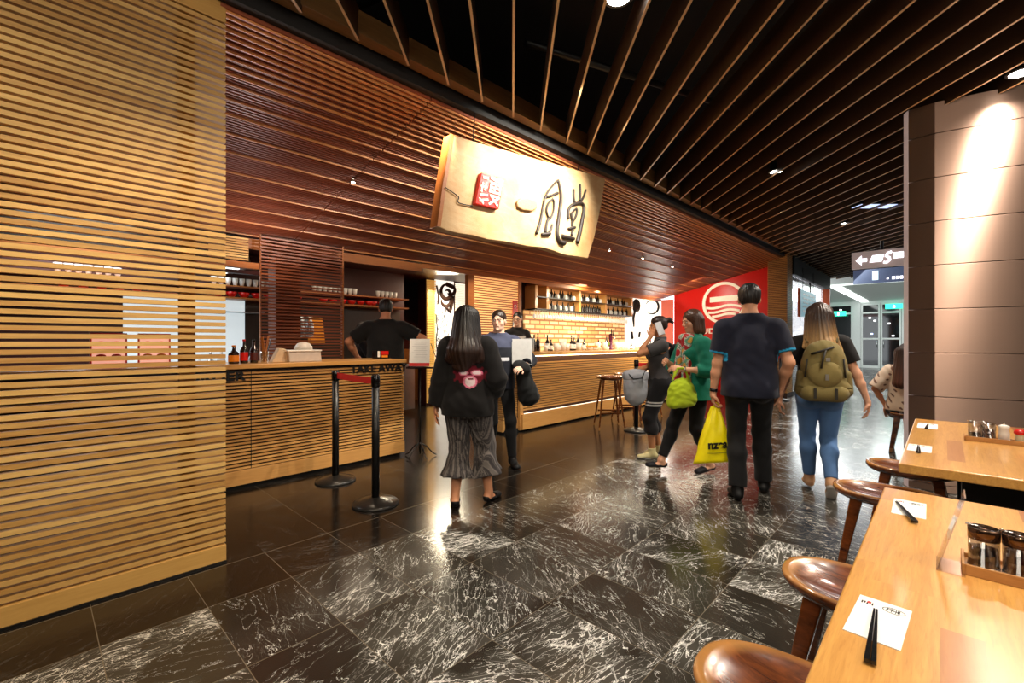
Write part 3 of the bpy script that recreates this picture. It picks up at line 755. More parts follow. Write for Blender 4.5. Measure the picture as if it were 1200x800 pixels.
# header box left of the inner screen
hb = empty('header_box', (-5.95, 0, 0), 0, 'dark boxed header with a lit slatted end above the kitchen opening', 'header')
MB().box(-.06, 0, -1.5, 1.62, 2.26, 2.55).build('box', M['dark'], hb)
m = MB(); slats(m, .0, .02, 2.27, 2.54, .03, .02, .02, 'y', (1.35, 1.75)); m.build('slats', M['panel'], hb)
MB().box(-.08, .03, -2.2, 1.86, 2.18, 2.25, .6).build('lower_beam', M['trimwood'], hb)
MB().box(-.05, .03, -2.2, 1.86, 2.11, 2.15, .2).build('red_rail', M['darkred'], hb)
# inner slat screen
isc = empty('inner_slat_screen', (-5.9, 0, 0), 0, 'hanging reddish slat screen behind the takeaway counter, kitchen showing through', 'slatted screen')
m = MB(); slats(m, -.02, .0, 1.0, 2.60, .04, .019, .02, 'y', (1.87, 2.90)); m.build('slats', M['innerslat'], isc)
m = MB(); m.box(-.045, -.02, 1.87, 1.885, .98, 2.6); m.box(-.045, .003, 2.885, 2.905, .98, 2.6); m.box(-.045, -.02, 1.87, 2.9, .96, 1.0); m.build('frame', M['trimwood'], isc)
MB().box(-.32, -.06, 2.06, 2.36, 0.0, 2.6, .2).build('post', plain('rust_post', srgb(120, 58, 26), 0.5), isc)
o = MB().box(-8.8, -8.7, 5.55, 6.15, 0, 1.15, .5).build('timber_partition', M['trimwood']); tag(o, 'orange timber partition deep inside between the counters', 'partition')

# ------------------------------------------------------------------ decorated column at the entry between the counters
cl = empty('decorated_column', (-7.75, 5.7, 0), 0, 'glowing white column with dark brush drawings between gilded slat strips', 'column')
MB().box(-.02, .0, .12, .62, 0, 2.62).build('art_panel', M['litwall'], cl)
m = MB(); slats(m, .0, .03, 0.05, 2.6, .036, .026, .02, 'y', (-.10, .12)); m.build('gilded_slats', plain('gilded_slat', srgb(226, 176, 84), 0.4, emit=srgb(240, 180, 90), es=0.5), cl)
MB().box(-.3, -.02, -.10, 1.2, 0, 2.62).build('core', M['darkred'], cl)
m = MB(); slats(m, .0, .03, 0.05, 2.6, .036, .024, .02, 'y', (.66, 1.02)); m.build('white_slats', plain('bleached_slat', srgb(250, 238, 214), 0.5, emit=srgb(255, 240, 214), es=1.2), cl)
rnd = random.Random(3)
def swirl(mb, fn, c, r0, r1, turns, w, a0=0.0, n=26):
    pts = []; ws = []
    for i in range(n):
        t = i / (n - 1); a = a0 + turns * 2 * PI * t; r = r0 + (r1 - r0) * t
        pts.append(fn(c[0] + r * math.cos(a), c[1] + r * math.sin(a))); ws.append(w * (0.35 + math.sin(PI * t)))
    mb.tube(pts, ws, 6, 0.5, flat=1.0)
m = MB(); fn = lambda u, v: (.012, u, v)
swirl(m, fn, (.42, 2.36), .20, .05, 1.2, .035, 1.0); swirl(m, fn, (.38, 2.2), .10, .16, .7, .03, 3.0); swirl(m, fn, (.52, 2.45), .12, .12, .5, .03, 4.0)
m.tube([fn(.15, 2.5), fn(.2, 2.3), fn(.18, 2.1)], .02, 6); m.tube([fn(.35, 2.1), fn(.5, 1.95), fn(.6, 2.3)], .04, 6); m.tube([fn(.4, 2.55), fn(.6, 2.5)], .05, 6)
m.build('brush_drawing', plain('umber_brush', srgb(66, 40, 26), 0.7), cl)
m = MB()
for q in range(60):
    u = rnd.uniform(.14, .46); v = rnd.uniform(1.1, 2.0)
    swirl(m, fn, (u, v), rnd.uniform(.01, .03), rnd.uniform(.015, .04), rnd.uniform(.3, .9), .005, rnd.uniform(0, 6), 8)
m.tube([fn(.13, 1.9), fn(.17, 1.6), fn(.14, 1.3), fn(.18, 1.0), fn(.16, .7)], .012, 6)
m.build('ink_marks', plain('ink', srgb(30, 24, 24), 0.7), cl)
struct('wall_entry', MB().box(-9.0, -8.9, 3.0, 12.8, 0, 2.62), M['darkred'])

# lit slat wall beside the bar
lw = empty('lit_slat_wall', (-6.1, 0, 0), 0, 'glowing honey coloured slat wall behind the staff, just left of the bar shelves', 'slatted wall')
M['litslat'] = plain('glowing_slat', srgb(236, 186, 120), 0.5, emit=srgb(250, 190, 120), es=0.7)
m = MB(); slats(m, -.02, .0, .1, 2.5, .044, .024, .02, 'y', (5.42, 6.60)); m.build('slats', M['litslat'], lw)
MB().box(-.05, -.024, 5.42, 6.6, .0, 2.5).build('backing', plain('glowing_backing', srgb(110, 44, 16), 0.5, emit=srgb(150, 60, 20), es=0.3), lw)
MB().box(-.06, .03, 5.28, 5.42, 0, 2.5, .3).build('post', M['trimwood'], lw); MB().box(-.06, .02, 6.6, 6.68, 0, 2.5, .3).build('post', M['trimwood'], lw)
o = empty('notice_frame', (-6.07, 6.48, 0), 0, 'small red framed notice with a white emblem on the glowing slat wall', 'notice')
MB().box(0, .01, -.07, .07, 1.78, 2.12).build('red_sheet', M['red'], o); MB().box(0, .012, -.07, .07, 1.60, 1.77).build('dark_sheet', M['black_gloss'], o)
m = MB(); swirl(m, lambda u, v: (.012, u, v), (0, 2.0), .03, .03, 1, .006); m.build('emblem', M['white'], o)

# ------------------------------------------------------------------ back bar
bb = empty('back_bar_shelving', (-6.6, 0, 0), 0, 'three bay timber shelving with black boards on the back wall of the bar', 'shelving')
struct('wall_bar', MB().box(-6.75, -6.62, 6.7, 12.86, 0, 2.62), M['soffit_back'])
YB = [7.40, 7.78, 9.0, 10.15, 11.5]
for z in (2.01, 2.27): MB().box(0, .32, YB[0], YB[-1], z, z + .02).build('shelf_board', M['black_metal'], bb)
MB().box(0, .33, YB[0], YB[-1], 2.52, 2.56, .4).build('top_board', M['trimwood'], bb)
for y in YB: MB().box(0, .30, y - .04, y + .04, 2.03, 2.52, .7).build('upright', M['slab'], bb)
MB().box(0, .02, YB[0], YB[-1], 2.03, 2.52, .3).build('back_panel', plain('warm_back_panel', srgb(150, 96, 50), 0.5, emit=srgb(255, 180, 100), es=0.25), bb)
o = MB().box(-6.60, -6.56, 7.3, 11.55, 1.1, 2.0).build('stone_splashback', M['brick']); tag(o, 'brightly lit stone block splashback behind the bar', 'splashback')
bt = MB().lathe([(.034, 0), (.036, .01), (.036, .13), (.014, .17), (.012, .215), (0, .215)], n=10).mesh('bottle'); bt.materials.append(plain('black_bottle_glass', srgb(20, 16, 14), 0.15))
jg = MB().lathe([(.05, 0), (.06, .05), (.055, .12), (.03, .15), (.0, .15)], n=12).mesh('jug'); jg.materials.append(M['white'])
gl = MB().lathe([(.03, 0), (.004, .004), (.004, .07), (.03, .10), (.034, .15), (.028, .17), (.026, .168), (.0, .1)], n=10).mesh('wine_glass'); gl.materials.append(plain('glowing_glassware', srgb(250, 244, 230), 0.15, emit=srgb(255, 240, 214), es=0.35))  # slight glow in the glasses stands in for the bar light on them
for zi, z in enumerate((2.031, 2.291)):
    for bi in range(1, 4):
        y0, y1 = YB[bi] + .08, YB[bi + 1] - .08; n = 11
        for q in range(n):
            y = y0 + (y1 - y0) * q / (n - 1)
            white = (q % 3 == 1) if zi else (q % 2 == 1 and bi != 2)
            if white: put('sake_jug', jg, (-6.43, y, z), 'small white sake jug on the bar shelving', 'jug', 'white jugs on the bar shelving', .8)
            else: put('sake_bottle', bt, (-6.43, y, z), 'small black sake bottle on the bar shelving', 'bottle', 'black bottles on the bar shelving', .95 if (q + bi) % 4 else .8)
rail = MB().box(-6.5, -6.3, 7.35, 11.4, 1.995, 2.008).build('glass_rail', M['black_metal']); tag(rail, 'black hanging rail for stemware under the bar shelves', 'rail')
for q in range(44):
    o = put('wine_glass', gl, (-6.38, 7.42 + q * .091, 1.994), 'stemmed glass hanging upside down under the bar shelves', 'glass', 'stemmed glasses hanging over the bar'); o.rotation_euler = (PI, 0, 0)
# things on the bar
specs = [(5.42, 'pos', 0), (5.75, 'bot', .28), (5.85, 'bot', .30), (5.62, 'tin', .3), (6.0, 'cup', .1), (6.1, 'bot', .28), (6.2, 'bot', .2), (6.28, 'cup', .13), (6.35, 'bowl', .1), (6.48, 'cup', .15), (6.95, 'cup', .14), (7.0, 'bot', .3), (7.2, 'bot', .22), (7.58, 'cup', .15), (7.85, 'cup', .15), (8.0, 'bot', .28), (8.28, 'cup', .16), (8.5, 'cup', .15), (8.7, 'cup', .13), (9.15, 'cup', .13), (6.6, 'cup', .12), (6.8, 'bot', .26), (6.88, 'bot', .24), (7.1, 'cup', .1), (7.3, 'fruit', .1), (7.5, 'fruit', .1), (7.7, 'bot', .2), (7.95, 'plant', .16), (8.15, 'tap', .42), (8.4, 'cup', .14), (8.6, 'cup', .12), (8.8, 'bot', .12), (9.0, 'bot', .13), (9.3, 'cup', .1), (9.6, 'cup', .1), (9.9, 'bot', .2)]
names = {5.75: 'tall dark bottle at the near end of the bar', 5.85: 'second tall dark bottle at the near end of the bar'}
cupm = MB().lathe([(.03, 0), (.04, .1), (.037, .1), (.0, .01)], n=12).mesh('tumbler'); cupm.materials.append(M['white'])
for (y, k_, h) in specs:
    z = 1.156
    if k_ == 'bot':
        near = 'tall dark' if h > .25 else 'small dark'
        bottle('bar_bottle', -4.95, y, z, h, .035, M['soy'], M['black_gloss'] if y < 7 else M['red'], near + ' bottle standing among glassware on the bar counter', 'bottles on the bar counter' if h > .25 else 'small bottles on the bar counter', band=M['paper'] if y > 6 else None)
    elif k_ in ('cup', 'bowl'):
        put('tumbler', cupm, (-4.9, y, z), 'white tumbler standing on the bar counter', 'tumbler', 'white tumblers on the bar', h * 10)
    elif k_ == 'tin':
        o = MB().box(-5.0, -4.9, y - .09, y + .08, z, z + .22).build('tall_canister', M['steel'], None, 0.006); tag(o, 'tall grey rectangular canister at the near end of the bar', 'canister')
    elif k_ == 'pos':
        o = empty('till_screen', (-5.0, y, z), R(-20), 'white till screen on a stand at the near end of the bar', 'till')
        MB().prism([(.0, -.14, .04), (.0, .14, .04), (-.04, .14, .25), (-.04, -.14, .25)], (.015, 0, 0)).build('screen', plain('pale_screen_back', srgb(206, 204, 198), 0.4), o, 0.004)
        MB().box(-.08, .06, -.06, .06, 0, .02).build('foot', M['black_gloss'], o); MB().tube([(-.02, 0, .01), (-.01, 0, .12)], .015, 8).build('neck', M['black_gloss'], o)
    elif k_ == 'fruit':
        o = empty('fruit_dish', (-4.9, y, z), 0, 'small dish of orange fruit on the bar, %s' % ('left' if y < 7.4 else 'right'), 'dish')
        MB().lathe([(.03, 0), (.07, .04), (.068, .042), (0, .01)], n=14).build('dish', M['white'], o)
        m = MB()
        for q in range(4): m.lathe([(.005, -.028), (.024, -.015), (.03, 0), (.024, .015), (.005, .028)], c=(.03 * math.cos(q * 1.6), .03 * math.sin(q * 1.6), .06), n=10)
        m.build('fruit', M['orange'], o)['kind'] = 'stuff'
    elif k_ == 'plant':
        o = empty('herb_pot', (-4.9, y, z), 0, 'small pot of green herbs on the bar beside the beer tap', 'plant')
        MB().lathe([(.03, 0), (.04, .06), (0, .06)], n=12).build('pot', M['white'], o)
        m = MB()
        for q in range(16): a = q * 2.4; m.tube([(0, 0, .05), (.03 * math.cos(a), .03 * math.sin(a), .1), (.05 * math.cos(a), .05 * math.sin(a), .11 + .02 * (q % 3))], [.003, .012, .002], 5)
        m.build('leaves', plain('herb_green', srgb(110, 150, 40), 0.5), o)
    elif k_ == 'tap':
        o = empty('beer_tap', (-4.95, y, z), 0, 'chrome and purple beer tap column standing on the bar', 'beer tap')
        MB().lathe([(.06, 0), (.055, .02), (.035, .03), (.035, .30), (.045, .31), (.0, .33)], n=16).build('column', plain('purple_enamel', srgb(90, 20, 60), 0.25), o)
        MB().tube([(.03, 0, .25), (.09, 0, .25), (.10, 0, .2)], .011, 8).build('spout', M['chrome'], o)
        for s_ in (-.03, .03): MB().bar((.04, s_, .28), (.05, s_ * 1.6, .42), .02, .015).build('handle', M['black_gloss'], o)

# white art wall, pink panel and red wall
o = empty('painted_white_wall', (0, 0, 0), 0, 'brilliant white wall panel with a black brush swirl at the far end of the bar', 'wall panel')
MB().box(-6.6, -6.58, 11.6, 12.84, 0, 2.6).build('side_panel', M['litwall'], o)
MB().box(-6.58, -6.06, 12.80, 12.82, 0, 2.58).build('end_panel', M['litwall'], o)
m = MB(); fn = lambda u, v: (u, 12.79, v)
fy_ = lambda u, v: (-6.57, u, v)
swirl(m, fy_, (12.25, 2.36), .05, .22, 1.6, .04, 0.5); swirl(m, fy_, (12.2, 2.36), .1, .12, 1.1, .05, 2.0); m.tube([fy_(12.15, 2.2), fy_(12.05, 2.0), fy_(12.1, 1.75)], [.04, .05, .02], 6)
swirl(m, fn, (-6.35, 2.35), .20, .22, .8, .025, 3.9); m.tube([fy_(11.95, 1.6), fy_(12.0, 1.4)], .05, 6); m.tube([fy_(12.45, 1.6), fy_(12.4, 1.45)], .04, 6)
m.build('brush_swirl', plain('black_brush', srgb(40, 34, 32), 0.7), o)
o = MB().box(-6.06, -5.7, 12.80, 12.83, 0, 2.55).build('pink_fluted_panel', plain('salmon_lit_panel', srgb(226, 120, 96), 0.5, emit=srgb(226, 110, 90), es=0.35)); tag(o, 'salmon pink panel between the white art wall and the red wall', 'wall panel')
struct('wall_red', MB().box(-5.7, -2.9, 12.86, 12.96, 0, 3.5), M['redwall'])
em = empty('round_emblem', (-4.31, 12.85, 2.36), 0, 'large cream round emblem of a bowl over waves on the red wall', 'emblem')
def ring(r0, r1, n=48):
    vs = []; fs = []
    for i in range(n):
        a = 2 * PI * i / n
        for r in (r0, r1):
            for y in (0, -.03): vs.append((r * math.cos(a), y, r * math.sin(a)))
    for i in range(n):
        j = (i + 1) % n; a, b = 4 * i, 4 * j
        fs += [(a, b, b + 1, a + 1), (a + 2, a + 3, b + 3, b + 2), (a + 1, b + 1, b + 3, a + 3), (a, a + 2, b + 2, b)]
    return MB().add(vs, fs, .5)
ring(.49, .565).build('ring', M['cream'], em)
MB().prism([(-.36, 0, .03), (.36, 0, .05), (.36, 0, .20), (-.36, 0, .17)], (0, -.03, 0)).build('bar', M['cream'], em)
for q, zc in enumerate((-.10, -.22, -.33)):
    wd = (.46, .40, .30)[q]; poly = []
    for i in range(25):
        x = -wd + 2 * wd * i / 24; poly.append((x, 0, zc + .035 * math.sin(x * 7 + .5) + .03))
    for i in range(24, -1, -1):
        x = -wd + 2 * wd * i / 24; poly.append((x, 0, zc + .035 * math.sin(x * 7 + .5) - .03))
    m = MB()
    for i in range(24):
        m.prism([poly[i], poly[i + 1], poly[48 - i], poly[49 - i]], (0, -.03, 0))
    m.build('wave', M['cream'], em)
text('lettering', 'IPPUDO', .24, M['cream'], em, (-.93, -.01, -.82), FY, .01, .004, width=.94, height=.15)
# slatted column at the end of the shop front
co = empty('slatted_column', (-2.9, 12.55, 0), 0, 'slatted timber column rising to the fins right of the red wall', 'column')
m = MB()
z = .1
while z < 3.42: m.box(-.21, .21, -.25, .25, z, z + .02, random.random()); z += .034
m.build('slats', M['counter'], co)
MB().box(-.2, .2, -.235, .235, 0, 3.42).build('core', M['soffit_back'], co)
# ------------------------------------------------------------------ far end of the passage
struct('wall_far_left', MB().box(-4.7, -4.6, 17.6, 29, 0, 3.35), plain('grey_far_wall', srgb(90, 94, 92), 0.5))
struct('wall_far', MB().box(-9.2, 6.0, 32.5, 32.6, 0, 4.3), plain('night_outside', srgb(8, 10, 14), 0.8))
struct('wall_far_right', MB().box(2.4, 2.5, 6.9, 32.5, 0, 4.3), plain('grey_mall_wall', srgb(120, 122, 120), 0.5))
struct('ceiling_far', MB().box(-4.7, 2.5, 18.45, 32.5, 3.36, 3.42), M['coolgrey'])
struct('trim_5', MB().box(-4.7, 2.5, 18.3, 18.45, 3.2, 4.35), plain('white_bulkhead', srgb(206, 208, 206), 0.5, emit=srgb(200, 210, 205), es=0.25))
struct('trim_6', MB().box(-4.7, 2.5, 18.28, 18.5, 3.17, 3.2), plain('white_bulkhead_edge', srgb(240, 244, 240), 0.5, emit=srgb(230, 244, 236), es=1.6))
o = MB().box(-3.05, -2.75, 18.6, 28.8, 3.32, 3.355).build('strip_light', M['coolwhite']); tag(o, 'long cool white strip light on the far ceiling leading to the glass doors', 'strip light')
# glazed doors
wf = plain('white_door_frame', srgb(214, 216, 214), 0.4, emit=srgb(210, 220, 215), es=0.22)
M['nightglass'] = plain('dark_door_glass', srgb(12, 16, 18), 0.06, spec=0.8)
def gdoor(nm, x0, x1, y=29.0, top=3.25, kick=True):
    o = empty(nm, (x0, y, 0)); o['kind'] = 'structure'
    w = x1 - x0; m = MB()
    m.box(0, .07, -.03, .03, 0, top); m.box(w - .07, w, -.03, .03, 0, top); m.box(0, w, -.03, .03, top - .1, top); m.box(0, w, -.03, .03, 0, .12); m.box(.0, w, -.03, .03, 1.42, 1.5); m.box(0, w, -.03, .03, 2.72, 2.80)
    m.build('frame', wf, o); MB().box(.07, w - .07, -.005, .005, .12, top - .1).build('glass', M['nightglass'], o)
    MB().tube([(w - .12 if kick else .12, -.07, 1.0), (w - .12 if kick else .12, -.07, 1.35)], .015, 8).build('handle', M['chrome'], o)
gdoor('door_1', -3.05, -2.30); gdoor('door_2', -2.28, -1.5, kick=False); gdoor('door_3', -4.5, -3.4); gdoor('door_4', -1.3, -.4)
struct('trim_7', MB().box(-3.4, -3.07, 28.9, 29.1, 0, 3.36), wf); struct('trim_8', MB().box(-1.48, -1.3, 28.9, 29.1, 0, 3.36), wf)
struct('trim_9', MB().box(-4.7, 2.5, 28.9, 29.1, 3.25, 3.36), wf)
for (x, z, lab) in ((-3.95, 2.75, 'green exit sign glowing over the left glass doors'), (-1.75, 3.02, 'pale green exit sign glowing over the right glass doors')):
    y = 28.6
    o = empty('exit_sign', (x, y, z), 0, lab, 'exit sign')
    MB().box(-.32, .32, -.03, .03, -.12, .12).build('case', emis('exit_green', (.05, .8, .5, 1), 2.4), o)
    MB().prism([(-.04, -.035, -.08), (.05, -.035, -.08), (.05, -.035, .03), (-.02, -.035, .07)], (0, -.004, 0)).build('pictogram', emis('exit_white', (.9, 1, .95, 1), 4), o)
rn = random.Random(5)
for q, (x, z, c) in enumerate([(-2.7, 2.5, 'white'), (-2.5, 2.35, 'white'), (-2.62, 1.7, 'blue'), (-1.95, 2.2, 'white'), (-3.9, 2.95, 'white'), (-1.8, 1.6, 'white')]):
    o = MB().box(x - .05, x + .05, 28.93, 28.96, z - .03, z + .04).build('distant_lamp', emis('far_lamp', (.5, .6, 1, 1) if c == 'blue' else (1, 1, 1, 1), 3)); tag(o, 'tiny %s light showing in the far glass doors' % c, 'lamp', 'lights in the far doors' if c == 'white' else None)
# bright neighbouring shop
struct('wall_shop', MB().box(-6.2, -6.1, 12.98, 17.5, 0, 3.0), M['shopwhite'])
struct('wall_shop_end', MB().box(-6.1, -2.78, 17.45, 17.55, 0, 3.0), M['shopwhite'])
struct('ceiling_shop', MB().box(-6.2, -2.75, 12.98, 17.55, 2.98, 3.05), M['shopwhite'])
wn = empty('window_1', (-2.75, 12.85, 0)); wn['kind'] = 'structure'
m = MB(); m.box(-.04, .04, 0, .07, 0, 2.98); m.box(-.04, .04, 4.55, 4.65, 0, 2.98); m.box(-.03, .03, 0, 4.6, 0, .08); m.box(-.02, .02, 2.3, 2.33, 0, 2.98)
m.build('window_frame', M['black_metal'], wn); MB().box(-.005, .005, .07, 4.55, .08, 2.95).build('pane', M['glass'], wn)
struct('trim_10', MB().box(-2.95, -2.65, 12.8, 17.7, 2.97, 3.45), M['dark'])
struct('column_orange', MB().box(-2.8, -2.62, 17.35, 17.5, 0, 2.97), plain('orange_post', srgb(190, 84, 40), 0.5))
o = empty('shop_menu_board', (-2.45, 13.4, 2.24), 0, 'teal grey menu board with white print and an orange edge outside the bright shop', 'menu board')
MB().box(-.04, .0, -.95, .85, -.32, .32).build('board', plain('teal_board', srgb(120, 160, 168), 0.4, emit=srgb(110, 160, 175), es=.5), o)
MB().box(-.04, .004, -1.05, -.95, -.34, .34).build('orange_edge', plain('orange_edge', srgb(200, 90, 40), .5), o)
m = MB()
for q in range(5):
    for w_ in range(4): m.box(.001, .004, -.7 + w_ * .36 + rn.uniform(0, .05), -.46 + w_ * .36, .2 - q * .1, .235 - q * .1)
m.build('print', M['white'], o)
m = MB(); m.tube([(-.02, -.6, .3), (-.02, -.6, .85)], .008, 6); m.tube([(-.02, .6, .3), (-.02, .6, .85)], .008, 6); m.build('hanging_rod', M['black_metal'], o)
o = empty('shop_counter', (-3.6, 15, 0), 0, 'white and grey serving counter inside the bright neighbouring shop', 'counter')
MB().box(-.4, .3, -1.9, 2.2, 0, .95).build('body', plain('pale_counter', srgb(214, 216, 216), .4), o); MB().box(-.45, .35, -1.95, 2.25, .95, 1.0).build('top', M['steel'], o)
for q in range(6):
    o = MB().box(-3.7, -3.4, 13.4 + q * .6, 13.7 + q * .6, 1.0, 1.2 + .08 * (q % 3)).build('glass_food_case', M['steel'] if q % 2 else M['white'], None, .02); tag(o, 'boxy appliance standing on the counter of the bright shop', 'appliance', 'appliances in the bright shop')
# overhead direction signs
M['signface'] = plain('warm_grey_sign_face', srgb(170, 150, 144), .5, emit=srgb(190, 170, 165), es=.35)
M['glyph'] = emis('white_glyph', (.92, .9, 1, 1), 3.2)
o = empty('direction_sign', (-1.43, 12.1, 2.86), 0, 'nearer warm grey overhead direction sign with a white left arrow and symbols', 'direction sign')
MB().box(0, 1.9, -.05, .05, 0, .35).build('case', M['signface'], o)
MB().prism([(.07, -.055, .17), (.17, -.055, .27), (.17, -.055, .205), (.26, -.055, .205), (.26, -.055, .135), (.17, -.055, .135), (.17, -.055, .07)], (0, -.004, 0)).build('arrow', M['glyph'], o)
MB().prism([(.30, -.055, .11), (.50, -.055, .11), (.54, -.055, .25), (.35, -.055, .25)], (0, -.004, 0)).build('symbol', M['glyph'], o)
m = MB(); m.tube([(.66, -.06, .29), (.60, -.06, .27), (.57, -.06, .21), (.62, -.06, .18), (.63, -.06, .13), (.58, -.06, .08), (.53, -.06, .09)], .022, 8); m.build('symbol', M['glyph'], o)
MB().prism([(.69, -.055, .15), (1.05, -.055, .15), (1.05, -.055, .27), (.69, -.055, .27)], (0, -.004, 0)).build('symbol', M['glyph'], o)
MB().tube([(.5, 0, .35), (.5, 0, 1.4)], .03, 8).build('hanger', M['black_metal'], o)
o = empty('direction_sign', (-1.68, 14.5, 2.78), 0, 'farther blue grey overhead direction sign below and behind the nearer one', 'direction sign')
MB().box(0, 2.1, -.05, .05, 0, .35).build('case', plain('blue_grey_sign', srgb(84, 94, 116), .4, emit=srgb(84, 98, 130), es=.5), o)
MB().box(.38, .5, -.055, -.05, .07, .3).build('symbol', emis('pale_symbol', (.7, .9, 1, 1), 1.6), o)
m = MB(); m.box(.66, .70, -.056, -.05, .07, .10)
for q in range(4): m.box(.76 + q * .075, .815 + q * .075, -.056, -.05, .06, .13)
m.build('print', M['glyph'], o)
MB().tube([(.5, 0, .35), (.5, 0, 1.5)], .03, 8).build('hanger', M['black_metal'], o)

# ------------------------------------------------------------------ steel clad column on the right
cm = empty('steel_clad_column', (0, 5.5, 0), 0, 'wide brushed steel clad column on the right, thin horizontal joints, bright streak', 'column')
P0 = [(-.27, 5.55), (-.235, 5.48), (-.058, 5.45), (2.9, 6.047)]
ht = 3.42
def wallseg(a, b, z0, z1, th=.04):
    a = Vector((a[0], a[1] - 5.5, 0)); b = Vector((b[0], b[1] - 5.5, 0)); n = Vector((b.y - a.y, -(b.x - a.x), 0)).normalized()
    return [a + Vector((0, 0, z0)), b + Vector((0, 0, z0)), b + Vector((0, 0, z1)), a + Vector((0, 0, z1))], -n * th
for (i, nm, mt) in ((0, 'edge_trim', M['signface']), (1, 'corner_cladding', M['steelclad']), (2, 'face_cladding', M['steelclad'])):
    m = MB(); zc = -.013
    zs = [0.0] + [3.145 - .385 * k for k in range(8, -1, -1) if 3.145 - .385 * k > .02] + [ht]
    for k in range(len(zs) - 1):
        z0, z1 = (zs[k] + .003, zs[k + 1] - .003) if i else (zs[k], zs[k + 1])
        p, n = wallseg(P0[i], P0[i + 1], z0, z1); m.prism(p, n)
    m.build(nm, mt, cm, .002 if i else 0)
m = MB().prism([(-.22, .06, 0), (-.05, .0, 0), (2.9, .6, 0), (2.9, 1.4, 0), (-.22, 1.2, 0)], (0, 0, ht)); m.build('core', plain('joint_highlight', srgb(190, 170, 156), .35, .6), cm)

# ------------------------------------------------------------------ tables
def table(x0, x1, y0, y1, label):
    o = empty('dining_table', ((x0 + x1) / 2, (y0 + y1) / 2, 0), 0, label, 'table')
    hx, hy = (x1 - x0) / 2, (y1 - y0) / 2
    MB().box(-hx, hx, -hy, hy, .705, .75).build('table_top', M['table'], o, .005, 3)
    for s_ in (-1, 1):
        MB().box(-.26, .26, s_ * hy * .55 - .04, s_ * hy * .55 + .04, .02, .70).build('leg', M['black_metal'], o, .004)
        MB().box(-.34, .34, s_ * hy * .55 - .10, s_ * hy * .55 + .10, 0, .02).build('foot', M['black_metal'], o, .004)
    MB().box(-.06, .06, -hy * .55, hy * .55, .60, .68).build('stretcher', M['black_metal'], o)
    return o
table(-.17, .78, .2, 2.30, 'long glossy honey timber table in the right foreground with menu holder')
table(-.155, .80, 2.80, 4.50, 'second glossy timber table nearer the steel clad column')

def seat_mesh(a=.25, b=.18, n=40):
    rings = [(.001, -.030), (.25, -.029), (.5, -.024), (.68, -.016), (.80, -.006), (.88, .002), (.94, .005), (.985, .001), (1.0, -.008), (.995, -.020), (.96, -.034), (.86, -.047), (.6, -.054), (.001, -.056)]
    vs = []; fs = []
    for (s_, z) in rings:
        for k in range(n):
            t = 2 * PI * k / n; c, s = math.cos(t), math.sin(t); p = 2 / 2.35
            x = math.copysign(abs(c) ** p, c) * a * s_; y = math.copysign(abs(s) ** p, s) * b * s_
            zz = z + (.012 * (x / a) ** 2 if s_ > .3 else 0)
            vs.append((x, y, zz))
    for i in range(len(rings) - 1):
        for k in range(n):
            k2 = (k + 1) % n; fs.append((i * n + k, (i + 1) * n + k, (i + 1) * n + k2, i * n + k2))
    return MB().add(vs, fs, .5, 0, True).mesh('seat')
def stool(x, y, h, label, rz=0, a=.25, b=.18, fat=.06, splay=1.0, group=None):
    o = empty('stool', (x, y, 0), rz, label, 'stool', group)
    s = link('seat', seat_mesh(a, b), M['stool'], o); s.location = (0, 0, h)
    for sx in (-1, 1):
        for sy in (-1, 1):
            t0 = (sx * a * .52, sy * b * .50, h - .045); t1 = (sx * a * (.52 + .30 * splay), sy * b * (.5 + .42 * splay), 0.0)
            MB().bar(t0, t1, fat, fat * .8, (0, 1, 0), .5, w2=fat * .55, h2=fat * .5).build('leg', M['stool'], o, .006)
    if h > .6:
        for sy in (-1, 1):
            MB().bar((-a * .72, sy * b * .78, .25), (a * .72, sy * b * .78, .25), .018, .025).build('rung', M['stool'], o)
    return o
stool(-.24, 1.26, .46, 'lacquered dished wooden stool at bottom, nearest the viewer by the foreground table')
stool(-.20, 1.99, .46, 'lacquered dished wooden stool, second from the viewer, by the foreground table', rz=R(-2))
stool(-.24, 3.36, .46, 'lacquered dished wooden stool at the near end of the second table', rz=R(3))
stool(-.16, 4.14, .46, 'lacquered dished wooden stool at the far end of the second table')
stool(-.30, 7.22, .46, 'dark wooden stool the seated woman in a cream blouse sits on', a=.20)
stool(-3.70, 6.05, .79, 'tall dark wooden bar stool with splayed legs, nearest along the bar', a=.20, b=.2, fat=.035, splay=1.5, rz=R(43))
stool(-3.80, 6.74, .79, 'tall dark wooden bar stool with splayed legs, second along the bar', a=.20, b=.2, fat=.035, splay=1.5, rz=R(43))
stool(-3.84, 7.55, .79, 'tall dark wooden bar stool half hidden behind the woman holding a phone', a=.20, b=.2, fat=.035, splay=1.5, rz=R(43))

